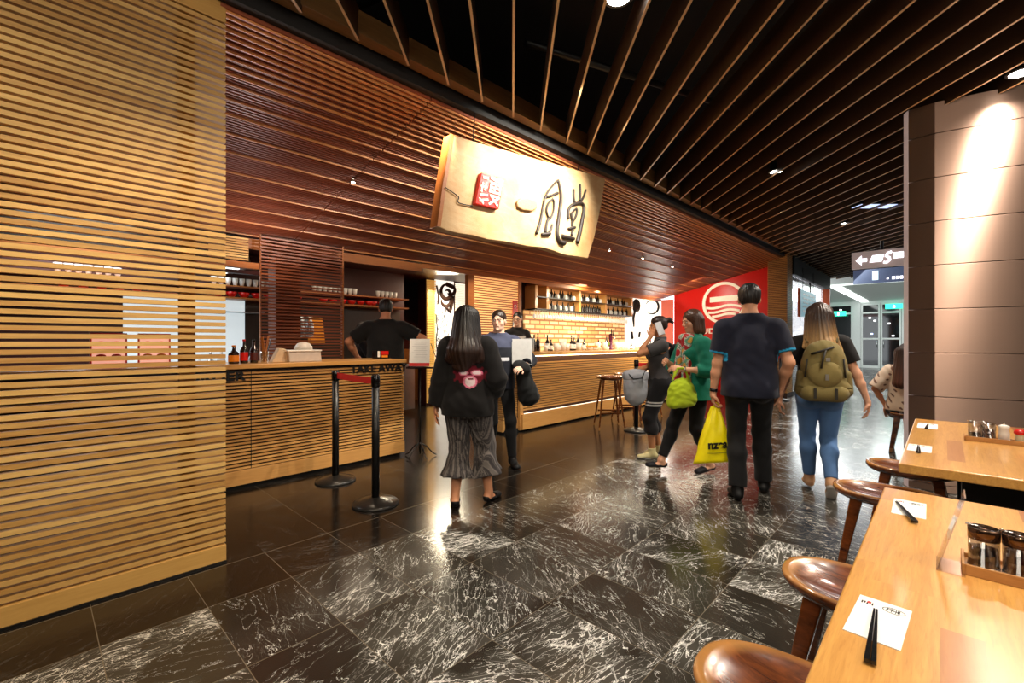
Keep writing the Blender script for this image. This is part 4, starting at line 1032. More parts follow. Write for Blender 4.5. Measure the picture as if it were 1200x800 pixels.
# napkins and chopsticks
M['ink'] = plain('napkin_ink', srgb(40, 38, 38), .7)
TZ = .7502
def napkin(x, y, w, l, label, rz=0):
    o = empty('paper_napkin', (x, y, TZ), rz, label, 'napkin')
    MB().box(-w / 2, w / 2, -l / 2, l / 2, 0, .0016).build('sheet', M['paper'], o)
    m = MB(); n = 28; u = l / .18
    def el(rx, ry, cx, cy, wd):
        for i in range(n):
            a0, a1 = 2 * PI * i / n, 2 * PI * (i + 1) / n
            m.add([(cx + rx * math.cos(a0), cy + ry * math.sin(a0), .002), (cx + rx * math.cos(a1), cy + ry * math.sin(a1), .002), (cx + (rx - wd) * math.cos(a1), cy + (ry - wd * 1.3) * math.sin(a1), .002), (cx + (rx - wd) * math.cos(a0), cy + (ry - wd * 1.3) * math.sin(a0), .002)], [(0, 1, 2, 3)])
    cx, cy = w * .20, l * .33
    el(.019, .013, cx, cy, .0016)
    for q in (-.011, -.004, .003): m.box(cx + q, cx + q + .0012, cy - .008, cy + .008, .0018, .0022)
    m.box(cx - .013, cx + .006, cy - .001, cy + .001, .0018, .0022); m.box(cx - .012, cx + .0, cy + .005, cy + .0065, .0018, .0022); m.box(cx + .006, cx + .010, cy - .006, cy + .007, .0018, .0022)
    for q in range(5): m.box(-w * .42 + q * .0045, -w * .42 + q * .0045 + .0025, cy - .006 + (q % 2) * .003, cy + .006, .0018, .0022)
    m.build('printed_mark', M['ink'], o)
    MB().box(-w * .42 + .010, -w * .42 + .016, cy + .001, cy + .009, .0022, .0026).build('red_mark', M['red'], o)
    return o
napkin(-.097, 1.19, .088, .178, 'white printed paper napkin under chopsticks, nearest the viewer', R(-3))
napkin(-.086, 2.06, .086, .185, 'white printed paper napkin near the far end of the foreground table', R(1))
napkin(-.094, 3.26, .096, .20, 'white paper napkin at the near end of the second table', 0)
napkin(-.080, 4.15, .10, .24, 'white paper napkin at the far end of the second table', 0)
def chopsticks(a, b, label):
    a = Vector((a[0], a[1], TZ + .008)); b = Vector((b[0], b[1], TZ + .008)); c = (a + b) / 2
    o = empty('chopsticks', tuple(c), 0, label, 'chopsticks'); d = (b - a).normalized(); s_ = d.cross(Vector((0, 0, 1)))
    for q in (-1, 1):
        MB().bar((a - c) + s_ * q * .0022, (b - c) + s_ * q * .0048, .0035, .0035, w2=.0085, h2=.0085).build('chopstick', M['black_gloss'], o, .001)
chopsticks((-.104, 1.219), (-.094, 1.012), 'pair of black chopsticks lying on the napkin nearest the viewer')
chopsticks((-.121, 2.089), (-.066, 1.895), 'pair of black chopsticks angled on the napkin near the table end')
chopsticks((-.100, 3.31), (-.094, 3.10), 'pair of black chopsticks on the near napkin of the second table')
chopsticks((-.078, 4.20), (-.082, 3.98), 'pair of black chopsticks on the far napkin of the second table')

# menu holder
o = empty('menu_holder', (.01, 1.6, TZ), 0, 'leaning clear acrylic menu holder with a small white slip beside the tray', 'menu holder')
MB().prism([(-.024, -.05, .002), (-.024, .045, .002), (.026, .045, .19), (.026, -.045, .19)], (.003, 0, 0)).build('sheet', M['acrylic'], o)
MB().box(-.024, .028, -.05, .045, 0, .003).build('base', M['acrylic'], o)
MB().prism([(-.003, -.03, .075), (-.003, .03, .075), (.0105, .03, .125), (.0105, -.03, .125)], (-.001, 0, 0)).build('white_slip', M['paper'], o)

# condiment trays
M['chilli'] = plain('dark_chilli_oil', srgb(66, 6, 4), .15, coat=.6)
M['sauce'] = plain('black_sauce', srgb(10, 5, 4), .12, coat=.6)
M['tray'] = wood('tray_wood', srgb(130, 76, 36), srgb(216, 160, 92), .4, (3, 12, 10), 5)
def tray(x0, x1, y0, y1, label):
    o = empty('condiment_tray', ((x0 + x1) / 2, (y0 + y1) / 2, TZ), 0, label, 'tray'); hx, hy = (x1 - x0) / 2, (y1 - y0) / 2
    MB().box(-hx, hx, -hy, hy, 0, .007, .4).build('base', M['tray'], o)
    m = MB(); m.box(-hx, hx, -hy - .006, -hy, 0, .026, .9); m.box(-hx, hx, hy, hy + .006, 0, .018, .6); m.box(-hx - .006, -hx, -hy - .006, hy + .006, 0, .026, .6); m.box(hx, hx + .006, -hy - .006, hy + .006, 0, .026, .6)
    m.build('rim', M['tray'], o, .0015); return o
tray(.038, .42, 1.575, 1.68, 'wooden condiment tray on the foreground table')
tray(.092, .50, 3.71, 3.81, 'wooden condiment tray on the second table')
M['lid'] = plain('smoked_steel_lid', srgb(96, 74, 58), .16, .9)
def jar(x, y, label, fill, r=.0285, h=.1, lid=True, lev=.5):
    o = empty('sauce_jar', (x, y, TZ + .0075), 0, label, 'jar')
    MB().lathe([(r * .93, 0), (r, .004), (r, h * .9), (r * .97, h * .9), (r * .95, .006), (0, .005)], n=28).build('glass', M['glass'], o)
    MB().lathe([(r * .93, .006), (r * .94, .008), (r * .94, h * lev), (0, h * lev)], n=28).build('filling', fill, o)
    MB().lathe([(r * 1.03, h * .72), (r * 1.04, h * .98), (r * .98, h), (r * .9, h * 1.0), (r * .85, h * .97), (0, h * .965)], n=28).build('lid', M['lid'] if lid else M['glass'], o)
    MB().lathe([(r * 1.02, 0.0), (r * 1.03, .008), (r * 1.0, .009)], n=28).build('base_ring', M['chrome'], o)
    MB().tube([(-r * .2, 0, h), (-r * 1.15, 0, h * 1.03)], .003, 6).build('spoon_handle', M['chrome'], o)
jar(.072, 1.628, 'glass jar of black sauce with steel lid, left in the foreground tray', M['sauce'])
jar(.131, 1.626, 'glass jar of dark red chilli with steel lid, right in the foreground tray', M['chilli'], lev=.58)
jar(.21, 1.63, 'third steel lidded jar in the foreground tray', M['sauce'])
jar(.130, 3.76, 'glass jar of black sauce at the left of the second tray', M['sauce'], lev=.36, lid=False)
jar(.186, 3.76, 'glass jar of dark red chilli in the second tray', M['chilli'], lev=.62, lid=False)
o = empty('pepper_mill', (.245, 3.76, TZ + .0075), 0, 'white pepper mill with a waisted neck on the second tray', 'mill')
MB().lathe([(.024, 0), (.024, .045), (.020, .062), (.023, .075), (.023, .088), (.010, .094), (0, .094)], n=24).build('body', M['white'], o); MB().lathe([(.004, .092), (.006, .100), (.004, .107), (0, .108)], n=12).build('knob', M['chrome'], o)
o = empty('spice_pot', (.306, 3.76, TZ + .0075), 0, 'small spice pot with a bright red lid on the second tray', 'pot')
MB().lathe([(.018, 0), (.020, .004), (.018, .05), (0, .05)], n=20).build('body', plain('pale_glazed_spice', srgb(206, 190, 150), .3), o); MB().lathe([(.022, .048), (.026, .054), (.024, .066), (.012, .075), (0, .076)], n=20).build('lid', M['red'], o)
o = empty('small_tub', (.36, 3.76, TZ + .0075), 0, 'low white tub at the right end of the second tray', 'tub')
MB().lathe([(.022, 0), (.025, .045), (0, .045)], n=20).build('body', M['white'], o)
# ------------------------------------------------------------------ people: smooth surfaces grown around posed skeletons
V3 = lambda *a: np.array(a, dtype=np.float64)
def unit(v):
    v = np.asarray(v, float); n = np.linalg.norm(v); return v / n if n > 1e-9 else v

class Field:
    def __init__(s, lo, hi, h):
        s.h = h; s.o = np.array(lo, float); s.n = np.ceil((np.array(hi) - s.o) / h).astype(int) + 1
        s.F = np.full(s.n, 0.5, np.float32)
    def sub(s, lo, hi, pad):
        i0 = np.maximum(0, np.floor((lo - pad - s.o) / s.h).astype(int)); i1 = np.minimum(s.n, np.ceil((hi + pad - s.o) / s.h).astype(int) + 1)
        if np.any(i1 <= i0): return None
        sl = tuple(slice(a, b) for a, b in zip(i0, i1))
        ax = [s.o[k] + s.h * np.arange(i0[k], i1[k]) for k in range(3)]
        return sl, ax[0][:, None, None].astype(np.float32), ax[1][None, :, None].astype(np.float32), ax[2][None, None, :].astype(np.float32)
    def apply(s, p):
        ty = p['t']; k = p.get('k', .02); sub = p.get('sub', False)
        pad = k + .03
        if ty == 'c':      # rounded cone a->b
            a, b, r1, r2 = p['a'], p['b'], p['r1'], p['r2']; m = max(r1, r2) * max(1, p.get('w', 1))
            g = s.sub(np.minimum(a, b) - m, np.maximum(a, b) + m, pad)
            if g is None: return
            sl, X, Y, Z = g; d = b - a; L2 = max(float(d @ d), 1e-9)
            qx, qy, qz = X - a[0], Y - a[1], Z - a[2]
            t = (qx * d[0] + qy * d[1] + qz * d[2]) / L2; tc = np.clip(t, 0, 1)
            ex, ey, ez = qx - d[0] * tc, qy - d[1] * tc, qz - d[2] * tc
            if 'wv' in p:
                wv = p['wv']; c = (ex * wv[0] + ey * wv[1] + ez * wv[2]) * (1 / p['w'] - 1)
                ex, ey, ez = ex + wv[0] * c, ey + wv[1] * c, ez + wv[2] * c
            D = np.sqrt(ex * ex + ey * ey + ez * ez) - (r1 + (r2 - r1) * tc)
            if p.get('cap'): L = math.sqrt(L2); D = np.maximum(D, (t - 1) * L); 
            if p.get('cap0'): L = math.sqrt(L2); D = np.maximum(D, -t * L)
        else:              # ellipsoid c, r, frame m (rows = axes)
            c, r, Mx = p['c'], p['r'], p.get('m', np.eye(3)); m = max(r)
            g = s.sub(c - m, c + m, pad)
            if g is None: return
            sl, X, Y, Z = g; qx, qy, qz = X - c[0], Y - c[1], Z - c[2]
            u = [(qx * Mx[i][0] + qy * Mx[i][1] + qz * Mx[i][2]) / r[i] for i in range(3)]
            n = np.sqrt(u[0] ** 2 + u[1] ** 2 + u[2] ** 2)
            n2 = np.sqrt((u[0] / r[0]) ** 2 + (u[1] / r[1]) ** 2 + (u[2] / r[2]) ** 2) + 1e-6
            D = n * (n - 1) / n2
        A = s.F[sl]
        if sub: s.F[sl] = np.maximum(A, -D)
        elif k > 0:
            hh = np.clip(.5 + .5 * (A - D) / k, 0, 1); s.F[sl] = A * (1 - hh) + D * hh - k * hh * (1 - hh)
        else: s.F[sl] = np.minimum(A, D)
    def grids(s):
        ax = [s.o[k] + s.h * np.arange(s.n[k]) for k in range(3)]
        return ax[0][:, None, None], ax[1][None, :, None], ax[2][None, None, :]

def surface(F, o, h):
    S = F < 0; nx, ny, nz = F.shape; cnt = np.zeros((nx - 1, ny - 1, nz - 1), np.int8)
    for i in (0, 1):
        for j in (0, 1):
            for k in (0, 1): cnt += S[i:nx - 1 + i, j:ny - 1 + j, k:nz - 1 + k]
    act = (cnt > 0) & (cnt < 8); idx = np.argwhere(act)
    acc = np.zeros((len(idx), 3)); c = np.zeros(len(idx))
    cor = [(i, j, k) for i in (0, 1) for j in (0, 1) for k in (0, 1)]
    for a in cor:
        for ax in range(3):
            if a[ax]: continue
            b = list(a); b[ax] = 1
            fa = F[idx[:, 0] + a[0], idx[:, 1] + a[1], idx[:, 2] + a[2]]; fb = F[idx[:, 0] + b[0], idx[:, 1] + b[1], idx[:, 2] + b[2]]
            m = (fa < 0) != (fb < 0); den = np.where(m, fa - fb, 1); t = np.where(m, fa / den, 0)
            for q in range(3): acc[:, q] += np.where(m, a[q] + (t if q == ax else 0), 0)
            c += m
    Vv = (idx + acc / np.maximum(c, 1)[:, None]) * h + o
    ids = np.full(act.shape, -1, np.int32); ids[act] = np.arange(len(idx)); faces = []
    for ax in range(3):
        sl0 = [slice(None)] * 3; sl1 = [slice(None)] * 3; sl0[ax] = slice(0, -1); sl1[ax] = slice(1, None)
        ch = S[tuple(sl0)] != S[tuple(sl1)]; e = np.argwhere(ch)
        o1, o2 = (ax + 1) % 3, (ax + 2) % 3
        ok = (e[:, o1] > 0) & (e[:, o2] > 0) & (e[:, o1] < F.shape[o1] - 1) & (e[:, o2] < F.shape[o2] - 1); e = e[ok]
        if not len(e): continue
        def cell(d1, d2):
            q = e.copy(); q[:, o1] -= d1; q[:, o2] -= d2; return ids[q[:, 0], q[:, 1], q[:, 2]]
        f = np.stack([cell(1, 1), cell(0, 1), cell(0, 0), cell(1, 0)], 1)
        ins = S[e[:, 0], e[:, 1], e[:, 2]]; f[~ins] = f[~ins][:, ::-1]
        faces.append(f)
    return Vv, np.concatenate(faces)

def grow(name, prims, h, mat, parent, colf, post=None, pad=.03, smooth=1):
    lo = np.full(3, 9.); hi = np.full(3, -9.)
    for p in prims:
        if p.get('sub'): continue
        if p['t'] == 'c':
            m = max(p['r1'], p['r2']) * max(1, p.get('w', 1)); lo = np.minimum(lo, np.minimum(p['a'], p['b']) - m); hi = np.maximum(hi, np.maximum(p['a'], p['b']) + m)
        else: lo = np.minimum(lo, p['c'] - max(p['r'])); hi = np.maximum(hi, p['c'] + max(p['r']))
    fd = Field(lo - pad, hi + pad, h)
    for p in prims: fd.apply(p)
    if post: fd.F = post(fd.F, *fd.grids()).astype(np.float32)
    V_, F_ = surface(fd.F, fd.o, h)
    F_ = F_[(F_ >= 0).all(1)]
    me = bpy.data.meshes.new(name); me.from_pydata(V_.tolist(), [], F_.tolist())
    if colf is not None:
        col = np.ones((len(V_), 4), np.float32); col[:, :3] = colf(V_[:, 0], V_[:, 1], V_[:, 2])
        a = me.attributes.new('Col', 'FLOAT_COLOR', 'POINT'); a.data.foreach_set('color', col.ravel())
    return link(name, me, mat, parent, smooth=True)

def cone(a, b, r1, r2, k=.02, **kw): return dict(t='c', a=np.array(a, float), b=np.array(b, float), r1=r1, r2=r2, k=k, **kw)
def ell(c, r, k=.02, m=None, **kw):
    d = dict(t='e', c=np.array(c, float), r=r, k=k, **kw)
    if m is not None: d['m'] = m
    return d
def ik(a, c, l1, l2, pole):
    a = np.array(a, float); c = np.array(c, float); d = c - a; L = np.linalg.norm(d)
    if L > (l1 + l2) * .999: c = a + d / L * (l1 + l2) * .999; d = c - a; L = np.linalg.norm(d)
    u = d / L; x = (l1 * l1 - l2 * l2 + L * L) / (2 * L); hh = math.sqrt(max(0, l1 * l1 - x * x))
    p = np.array(pole, float); p = unit(p - u * (p @ u)); return a + u * x + p * hh, c
def rotm(yaw, pitch, roll=0):
    y, p, r = R(yaw), R(pitch), R(roll)
    Rz = np.array([[math.cos(y), -math.sin(y), 0], [math.sin(y), math.cos(y), 0], [0, 0, 1]])
    Rx = np.array([[1, 0, 0], [0, math.cos(p), -math.sin(p)], [0, math.sin(p), math.cos(p)]])
    Ry = np.array([[math.cos(r), 0, math.sin(r)], [0, 1, 0], [-math.sin(r), 0, math.cos(r)]])
    return Rz @ Rx @ Ry
def C3(*c): return np.array(srgb(*c)[:3])

M['skin'] = attrmat('skin', .5, 80, .05, spec=.35)
M['cloth'] = attrmat('woven_cloth', .85, 120, .12, sheen=.1)
M['hairmat'] = attrmat('hair_strands', .42, 26, .42, stretch=(9, 9, .7), spec=.5)
M['shoe'] = attrmat('shoe_upper', .55, 60, .08)

def folds(X, Y, Z):
    a = np.sin(13 * Z + 5 * np.sin(7 * X + 3 * Y + 1) + 9 * X); b = np.sin(21 * X + 17 * Z + 3 * np.sin(11 * Z - 5 * Y) + 6 * Y)
    c = np.sin(34 * Z - 19 * X + 2.5 * np.sin(15 * X + 9 * Y)); return .45 * a * b + .3 * b * c + .22 * c + .12 * np.sin(67 * Z + 41 * X - 30 * Y)

class Person:
    """all numbers for a 1.75 m figure, scaled by s; local +Y is the facing direction, +X the person's right hand"""
    def __init__(p, label, loc, rz, height, fem=False, skin=(214, 160, 128), build=1.0, z=0.0, group=None, pelvis=(0, 0, .93), lean=0.0):
        p.s = height / 1.75; p.fem = fem; p.b = build; p.skin = C3(*skin)
        p.root = empty('person', (loc[0], loc[1], z), rz, label, 'person', group)
        p.pel = V3(*pelvis); p.lean = lean
        w = (.165 if fem else .19) * (1 + (build - 1) * .5)
        up = p.pel[2] - .93
        p.J = {}
        J = p.J
        J['hipL'] = p.pel + V3(-.09, 0, -.02); J['hipR'] = p.pel + V3(.09, 0, -.02)
        fy = lambda z: (z) * math.tan(R(lean))
        J['sp'] = lambda z: p.pel + V3(0, fy(z - .93), z - .93)
        J['shL'] = J['sp'](1.388) + V3(-w, -.01, 0); J['shR'] = J['sp'](1.388) + V3(w, -.01, 0)
        J['nb'] = J['sp'](1.45) + V3(0, -.015, 0); J['hd'] = J['sp'](1.635) + V3(0, .015, 0)
    def arms(p, L, Rr, poleL=(-.4, -.8, -.2), poleR=(.4, -.8, -.2)):
        J = p.J
        for sd, w, po in (('L', L, poleL), ('R', Rr, poleR)):
            w = p.pel * V3(1, 1, 0) + V3(*w) + V3(0, 0, p.pel[2] - .93); J['el' + sd], J['wr' + sd] = ik(J['sh' + sd], w, .29, .255, po)
    def legs(p, L, Rr, poleL=(0, 1, 0), poleR=(0, 1, 0), toeL=(-.12, 1, 0), toeR=(.12, 1, 0)):
        J = p.J
        for sd, a, po, t in (('L', L, poleL, toeL), ('R', Rr, poleR, toeR)):
            J['kn' + sd], J['an' + sd] = ik(J['hip' + sd], V3(*a), .43, .42, po); J['to' + sd] = unit(t)
    def head(p, yaw=0, pitch=0, roll=0, off=(0, 0, 0)):
        p.J['hd'] = p.J['hd'] + V3(*off); p.HM = rotm(yaw, pitch, roll)
    def H(p, x, y, z): return p.J['hd'] + p.HM @ V3(x, y, z)
    # ---- primitive lists
    def torso(p, g=0.0, k=.05):
        sp, b = p.J['sp'], p.b; f = p.fem; X = V3(1, 0, 0); o = []
        o.append(ell(sp(.95), [(.172 if f else .160) * b + g, .112 * b + g, .125 + g], k))
        o.append(cone(sp(1.0), sp(1.2), (.092 if f else .108) * b + g, (.088 if f else .112) * b + g, k, wv=X, w=1.32))
        o.append(ell(sp(1.285), [(.142 if f else .168) * b + g, (.100 if f else .118) * b + g, .150 + g], k))
        sL, sR = p.J['shL'], p.J['shR']
        o.append(cone(sL + V3(.03, 0, 0), sR - V3(.03, 0, 0), .048 + g, .048 + g, k))
        o.append(cone(sL + V3(.06, 0, .02), p.J['nb'] + V3(-.01, 0, .045), .036 + g, .046 + g, .05)); o.append(cone(sR + V3(-.06, 0, .02), p.J['nb'] + V3(.01, 0, .045), .036 + g, .046 + g, .05))
        for sx in (-1, 1): o.append(ell(p.pel + V3(sx * .075, -.055, -.03), [.09 * b + g, .085 * b + g, .10 + g], .04))
        if f:
            for sx in (-1, 1): o.append(ell(sp(1.28) + V3(sx * .065, .085, 0), [.06 + g, .055 + g, .062 + g], .03))
        return o
    def arm(p, sd, g=0.0, upto=None, k=.025, r=1.0):
        J = p.J; sh, el, wr = J['sh' + sd], J['el' + sd], J['wr' + sd]; q = (.86 if p.fem else 1.0) * (1 + (p.b - 1) * .6) * r; o = []
        if upto is not None and upto <= 1:
            e = sh + (el - sh) * upto; o.append(cone(sh, e, .056 * q + g, (.056 - .012 * upto) * q + g, k, cap=True)); return o
        o.append(cone(sh, el, .054 * q + g, .041 * q + g, k)); o.append(ell(sh + V3(0, 0, -.03), [.056 * q + g, .056 * q + g, .07 + g], k))
        end = wr if upto is None else el + (wr - el) * (upto - 1)
        mid = el + (wr - el) * .35
        if upto is None: o += [cone(el, mid, .041 * q + g, .040 * q + g, k), cone(mid, wr, .040 * q + g, .025 * q + g, k)]
        else: o.append(cone(el, end, .042 * q + g, (.042 - .014 * (upto - 1)) * q + g, k, cap=True))
        return o
    def leg(p, sd, g=0.0, upto=None, k=.03, gb=None):
        J = p.J; hp, kn, an = J['hip' + sd], J['kn' + sd], J['an' + sd]; b = p.b; gb = g if gb is None else gb; o = []
        th = (.092 if p.fem else .088) * b
        if upto is not None and upto <= 1:
            e = hp + (kn - hp) * upto; return [cone(hp, e, th + g, th - .03 * upto + gb, k, cap=True)]
        o.append(cone(hp, kn, th + g, .056 * b + g, k))
        fw = V3(*J['to' + sd]); cm = kn + (an - kn) * .32 - fw * .016
        if upto is None: o += [cone(kn, cm, .054 * b + g, .056 * b + g, k), cone(cm, an, .055 * b + g, .036 + g, k)]
        else:
            e = kn + (an - kn) * (upto - 1); t_ = upto - 1; o += [cone(kn, cm, .056 * b + g, .060 * b + g, k)] + ([cone(cm, e, .059 * b + g, (.055 - .019 * (t_ - .32) / .68) + .004 + gb, k, cap=True)] if t_ > .40 else [cone(kn, e, .058 * b + g, .058 * b + gb, k, cap=True)])
        return o
    def hand(p, sd, d, n, curl=25, spread=1.0, thumb=.7, sc=1.0, curls=None):
        """d: direction of the fingers, n: the way the palm faces"""
        W = p.J['wr' + sd]; d = unit(d); n = unit(np.array(n, float) - d * (np.array(n, float) @ d)); side = np.cross(n, d) * (1 if sd == 'R' else -1)
        # side points to the thumb
        sc *= .92 if p.fem else 1.0
        o = [cone(W, W + d * .03 * sc, .024 * sc, .026 * sc, .012, wv=side, w=1.2)]
        o.append(cone(W + d * .035 * sc, W + d * .085 * sc, .0155 * sc, .0145 * sc, .012, wv=side, w=2.6))
        for i, (off, L, r) in enumerate(((.030, .95, .0088), (.0105, 1.05, .0090), (-.0095, .97, .0086), (-.0285, .78, .0078))):
            root = W + d * (.088 - .004 * abs(i - 1)) * sc + side * off * sc
            dd = unit(d + side * off * 2.2 * spread); a = curls[i] if curls else curl; pt = root; rr = r * sc
            for q, ln in enumerate((.042, .027, .021)):
                an = R(a * (.6, 1.5, 2.3)[q]); v = dd * math.cos(an) + n * math.sin(an); e = pt + v * ln * L * sc
                o.append(cone(pt, e, rr, rr * .92, .0035)); pt = e; rr *= .93
        root = W + d * .028 * sc + side * .026 * sc; v = unit(d * .62 + side * (1 - thumb * .35) * .75 + n * (.15 + thumb * .45))
        m_ = root + v * .036 * sc; v2 = unit(v * .8 + d * .5 - side * .12 + n * .1)
        o += [cone(root, m_, .0145 * sc, .0110 * sc, .008), cone(m_, m_ + v2 * .034 * sc, .0108 * sc, .0088 * sc, .004)]
        p.J['palm' + sd] = W + d * .075 * sc + n * .018
        return o
    def headp(p):
        m = p.HM.T; H = p.H; f = p.fem
        E = lambda c, r, k=.015, **kw: ell(H(*c), r, k, m, **kw)
        o = [cone(p.J['nb'] + V3(0, -.01, -.03), H(0, -.03, -.06), .062 if not f else .052, .055 if not f else .046, .03)]
        o += [E((0, -.014, .032), [.074, .093, .086], .02), E((0, .020, -.030), [.061, .070, .082], .03), E((0, .040, -.080), [.036 if f else .042, .042, .030], .03)]
        for sx in (-1, 1):
            o += [E((sx * .077, -.012, -.008), [.010, .020, .032], .006), E((sx * .040, .055, -.028), [.022, .022, .022], .02), E((sx * .033, .083, .004), [.0135, .010, .0105], .006)]
            o += [cone(H(sx * .015, .092, .026), H(sx * .048, .078, .024), .0085, .006, .01)]
        o += [cone(H(0, .088, .018), H(0, .108, -.022), .0075, .0125, .008), E((0, .100, -.026), [.018, .011, .009], .006), cone(H(-.018, .087, -.055), H(.018, .087, -.055), .0065, .0065, .008), cone(H(-.012, .090, -.053), H(.012, .090, -.053), .007, .007, .004), E((0, .080, -.092), [.018, .016, .014], .015)]
        return o
    def body(p, hands, feet=True, h=.0062):
        o = p.torso(); hd = hands
        for sd in 'LR': o += p.arm(sd) + p.leg(sd)
        if feet:
            for sd in 'LR':
                a, t = p.J['an' + sd], p.J['to' + sd]; ft = p.foot(sd)
                o += [cone(a, ft[0] + V3(0, 0, .03), .034, .026, .02), cone(ft[0] + V3(0, 0, .026), ft[1] + V3(0, 0, .010) - t * .02, .024, .015, .02, wv=np.cross(t, V3(0, 0, 1)), w=1.4)]
        o += p.headp()
        for sd, kw in hd.items(): o += p.hand(sd, **kw)
        sk = p.skin; J = p.J; HMt = p.HM.T
        def col(x, y, z):
            P = np.stack([x, y, z], 1); c = np.tile(sk, (len(x), 1)); q = (P - J['hd']) @ p.HM  # head frame
            def blob(cx, cy, cz, rx, ry, rz, cc, amt=1.0):
                d = ((q[:, 0] - cx) / rx) ** 2 + ((q[:, 1] - cy) / ry) ** 2 + ((q[:, 2] - cz) / rz) ** 2
                w = (np.clip(1.5 - d, 0, 1) * amt)[:, None]; c[:] = c * (1 - w) + np.array(cc) * w
            for sx in (-1, 1):
                blob(sx * .040, .07, -.035, .02, .03, .018, sk * V3(1.08, .82, .78), .35)
                blob(sx * .033, .092, .004, .0135, .02, .006, (.75, .72, .68)); blob(sx * .033, .094, .004, .0055, .02, .006, (.03, .02, .015))
                blob(sx * .033, .092, .013, .017, .02, .003, (.05, .03, .02), .8)
                blob(sx * .033, .092, .030, .020, .03, .0045, p.browc, .85)
            blob(0, .095, -.055, .024, .02, .0075, sk * V3(.95, .52, .5) if p.fem else sk * V3(.9, .66, .62), .9)
            d = p.dist_hand(P); w = (np.clip(1 - d / .02, 0, 1) * .2)[:, None]; c = c * (1 - w) + sk * V3(1.05, .8, .75) * w
            return c
        ob = grow('body', o, h, M['skin'], p.root, col)
        return ob
    browc = (.05, .03, .02)
    def dist_hand(p, P):
        d = np.full(len(P), 9.)
        for sd in 'LR':
            if 'palm' + sd in p.J: d = np.minimum(d, np.maximum(0, np.linalg.norm(P - p.J['palm' + sd], axis=1) - .05))
        return d
    def foot(p, sd):
        a, t = p.J['an' + sd], p.J['to' + sd]; t = unit(t); up = V3(0, 0, 1)
        heel = a - t * .035 - V3(0, 0, .065); toe = a + t * .155 - V3(0, 0, .068)
        return heel, toe
    def shoes(p, col, sole=(230, 228, 220), low=False, name='shoe', h=.0065, top=.0, high=0.0, mat=None):
        for sd in 'LR':
            heel, toe = p.foot(sd); a, t = p.J['an' + sd], unit(p.J['to' + sd]); sidev = unit(np.cross(t, V3(0, 0, 1))); n = unit(np.cross(sidev, t)); base = heel - n * .012
            mid = heel + (toe - heel) * .5
            o = [cone(heel + n * .022, mid + n * .018, .036, .034, .02), cone(mid + n * .018, toe + n * .006, .034, .030, .02, wv=sidev, w=1.35), cone(mid + n * .03, a + n * -.01 + t * .005, .034, .042, .02)]
            if not low: o.append(cone(a - n * .02, a + (p.J['kn' + sd] - a) * (.10 + high), .044, .046, .02, cap=True))
            else: o.append(cone(mid + n * .03 + t * .01, a + t * .02 - n * .03, .03, .03, .02))
            hz = heel - n * .0
            def post(F, X, Y, Z, base=base, n=n, a=a, low=low, t=t):
                dn = (X - base[0]) * n[0] + (Y - base[1]) * n[1] + (Z - base[2]) * n[2]
                F = np.maximum(F, -(dn - .0))
                if low:
                    dt = (X - a[0]) * t[0] + (Y - a[1]) * t[1] + (Z - a[2]) * t[2]
                    F = np.maximum(F, dn - (.055 + 0 * dt)); F = np.where((dt > -.03) & (dt < .075) & (dn > .028), np.maximum(F, .01), F)
                return F
            cc, ss = C3(*col), C3(*sole)
            def colr(x, y, z, base=base, n=n):
                dn = (x - base[0]) * n[0] + (y - base[1]) * n[1] + (z - base[2]) * n[2]; return np.where((dn < .016)[:, None], ss, cc)
            grow(name, o, h, mat or M['shoe'], p.root, colr, post)
    def shirt(p, col, hem=.88, sleeve=.62, g=.014, neck=1.475, name='shirt', puff=0.0, colf=None, fold=.004, h=.0075, cuffcol=None, slg=.008, open_=None, flare=0.0, shoulder_g=0.0, mat=None):
        J = p.J; o = p.torso(g); hemz = p.pel[2] + hem - .93
        o.append(cone(J['sp'](1.2), V3(p.pel[0], p.pel[1], hemz - .02), (.102 if p.fem else .118) * p.b + g, (.115 if p.fem else .125) * p.b + g + flare, .04, wv=V3(1, 0, 0), w=1.38))
        for sd in 'LR': o += p.arm(sd, g + slg, sleeve, r=1.0)
        if puff:
            for sd in 'LR': o.append(ell((J['el' + sd] + J['wr' + sd]) / 2, [.055 + puff, .055 + puff, .08 + puff], .04))
        nz = J['sp'](neck)
        def post(F, X, Y, Z):
            F = F + fold * (folds(X, Y, Z) - 1.0)
            F = np.maximum(F, hemz - Z + 0 * X)
            r = np.sqrt((X - nz[0]) ** 2 + (Y - nz[1]) ** 2)
            F = np.where((r < .11), np.maximum(F, Z - nz[2] - .02 - .25 * np.clip(r - .05, 0, 1)), F)
            hd = J['hd']; F = np.where(np.abs(F) < 9, np.maximum(F, Z - (hd[2] - .09) + 0 * X), F)
            return F
        c0 = C3(*col)
        def colr(x, y, z): 
            c = np.tile(c0, (len(x), 1))
            return colf(p, x, y, z, c) if colf else c
        return grow(name, o, h, mat or M['cloth'], p.root, colr, post)
    def pants(p, col, upto=1.93, g=.012, gb=None, name='trousers', colf=None, fold=.004, h=.0075, waist=1.03, post2=None):
        o = [q for q in p.torso(g)[:2]] + p.torso(g)[-2 - (2 if p.fem else 0):len(p.torso(g)) - (2 if p.fem else 0)]
        for sd in 'LR': o += p.leg(sd, g, upto, gb=gb)
        wz = p.pel[2] + waist - .93
        def post(F, X, Y, Z):
            F = F + fold * (folds(X * 1.3, Y, Z * .8 + 3) - 1.0)
            if post2: F = post2(F, X, Y, Z)
            return np.maximum(F, Z - wz + 0 * X)
        c0 = C3(*col)
        def colr(x, y, z):
            c = np.tile(c0, (len(x), 1)); return colf(p, x, y, z, c) if colf else c
        return grow(name, o, h, M['cloth'], p.root, colr, post)
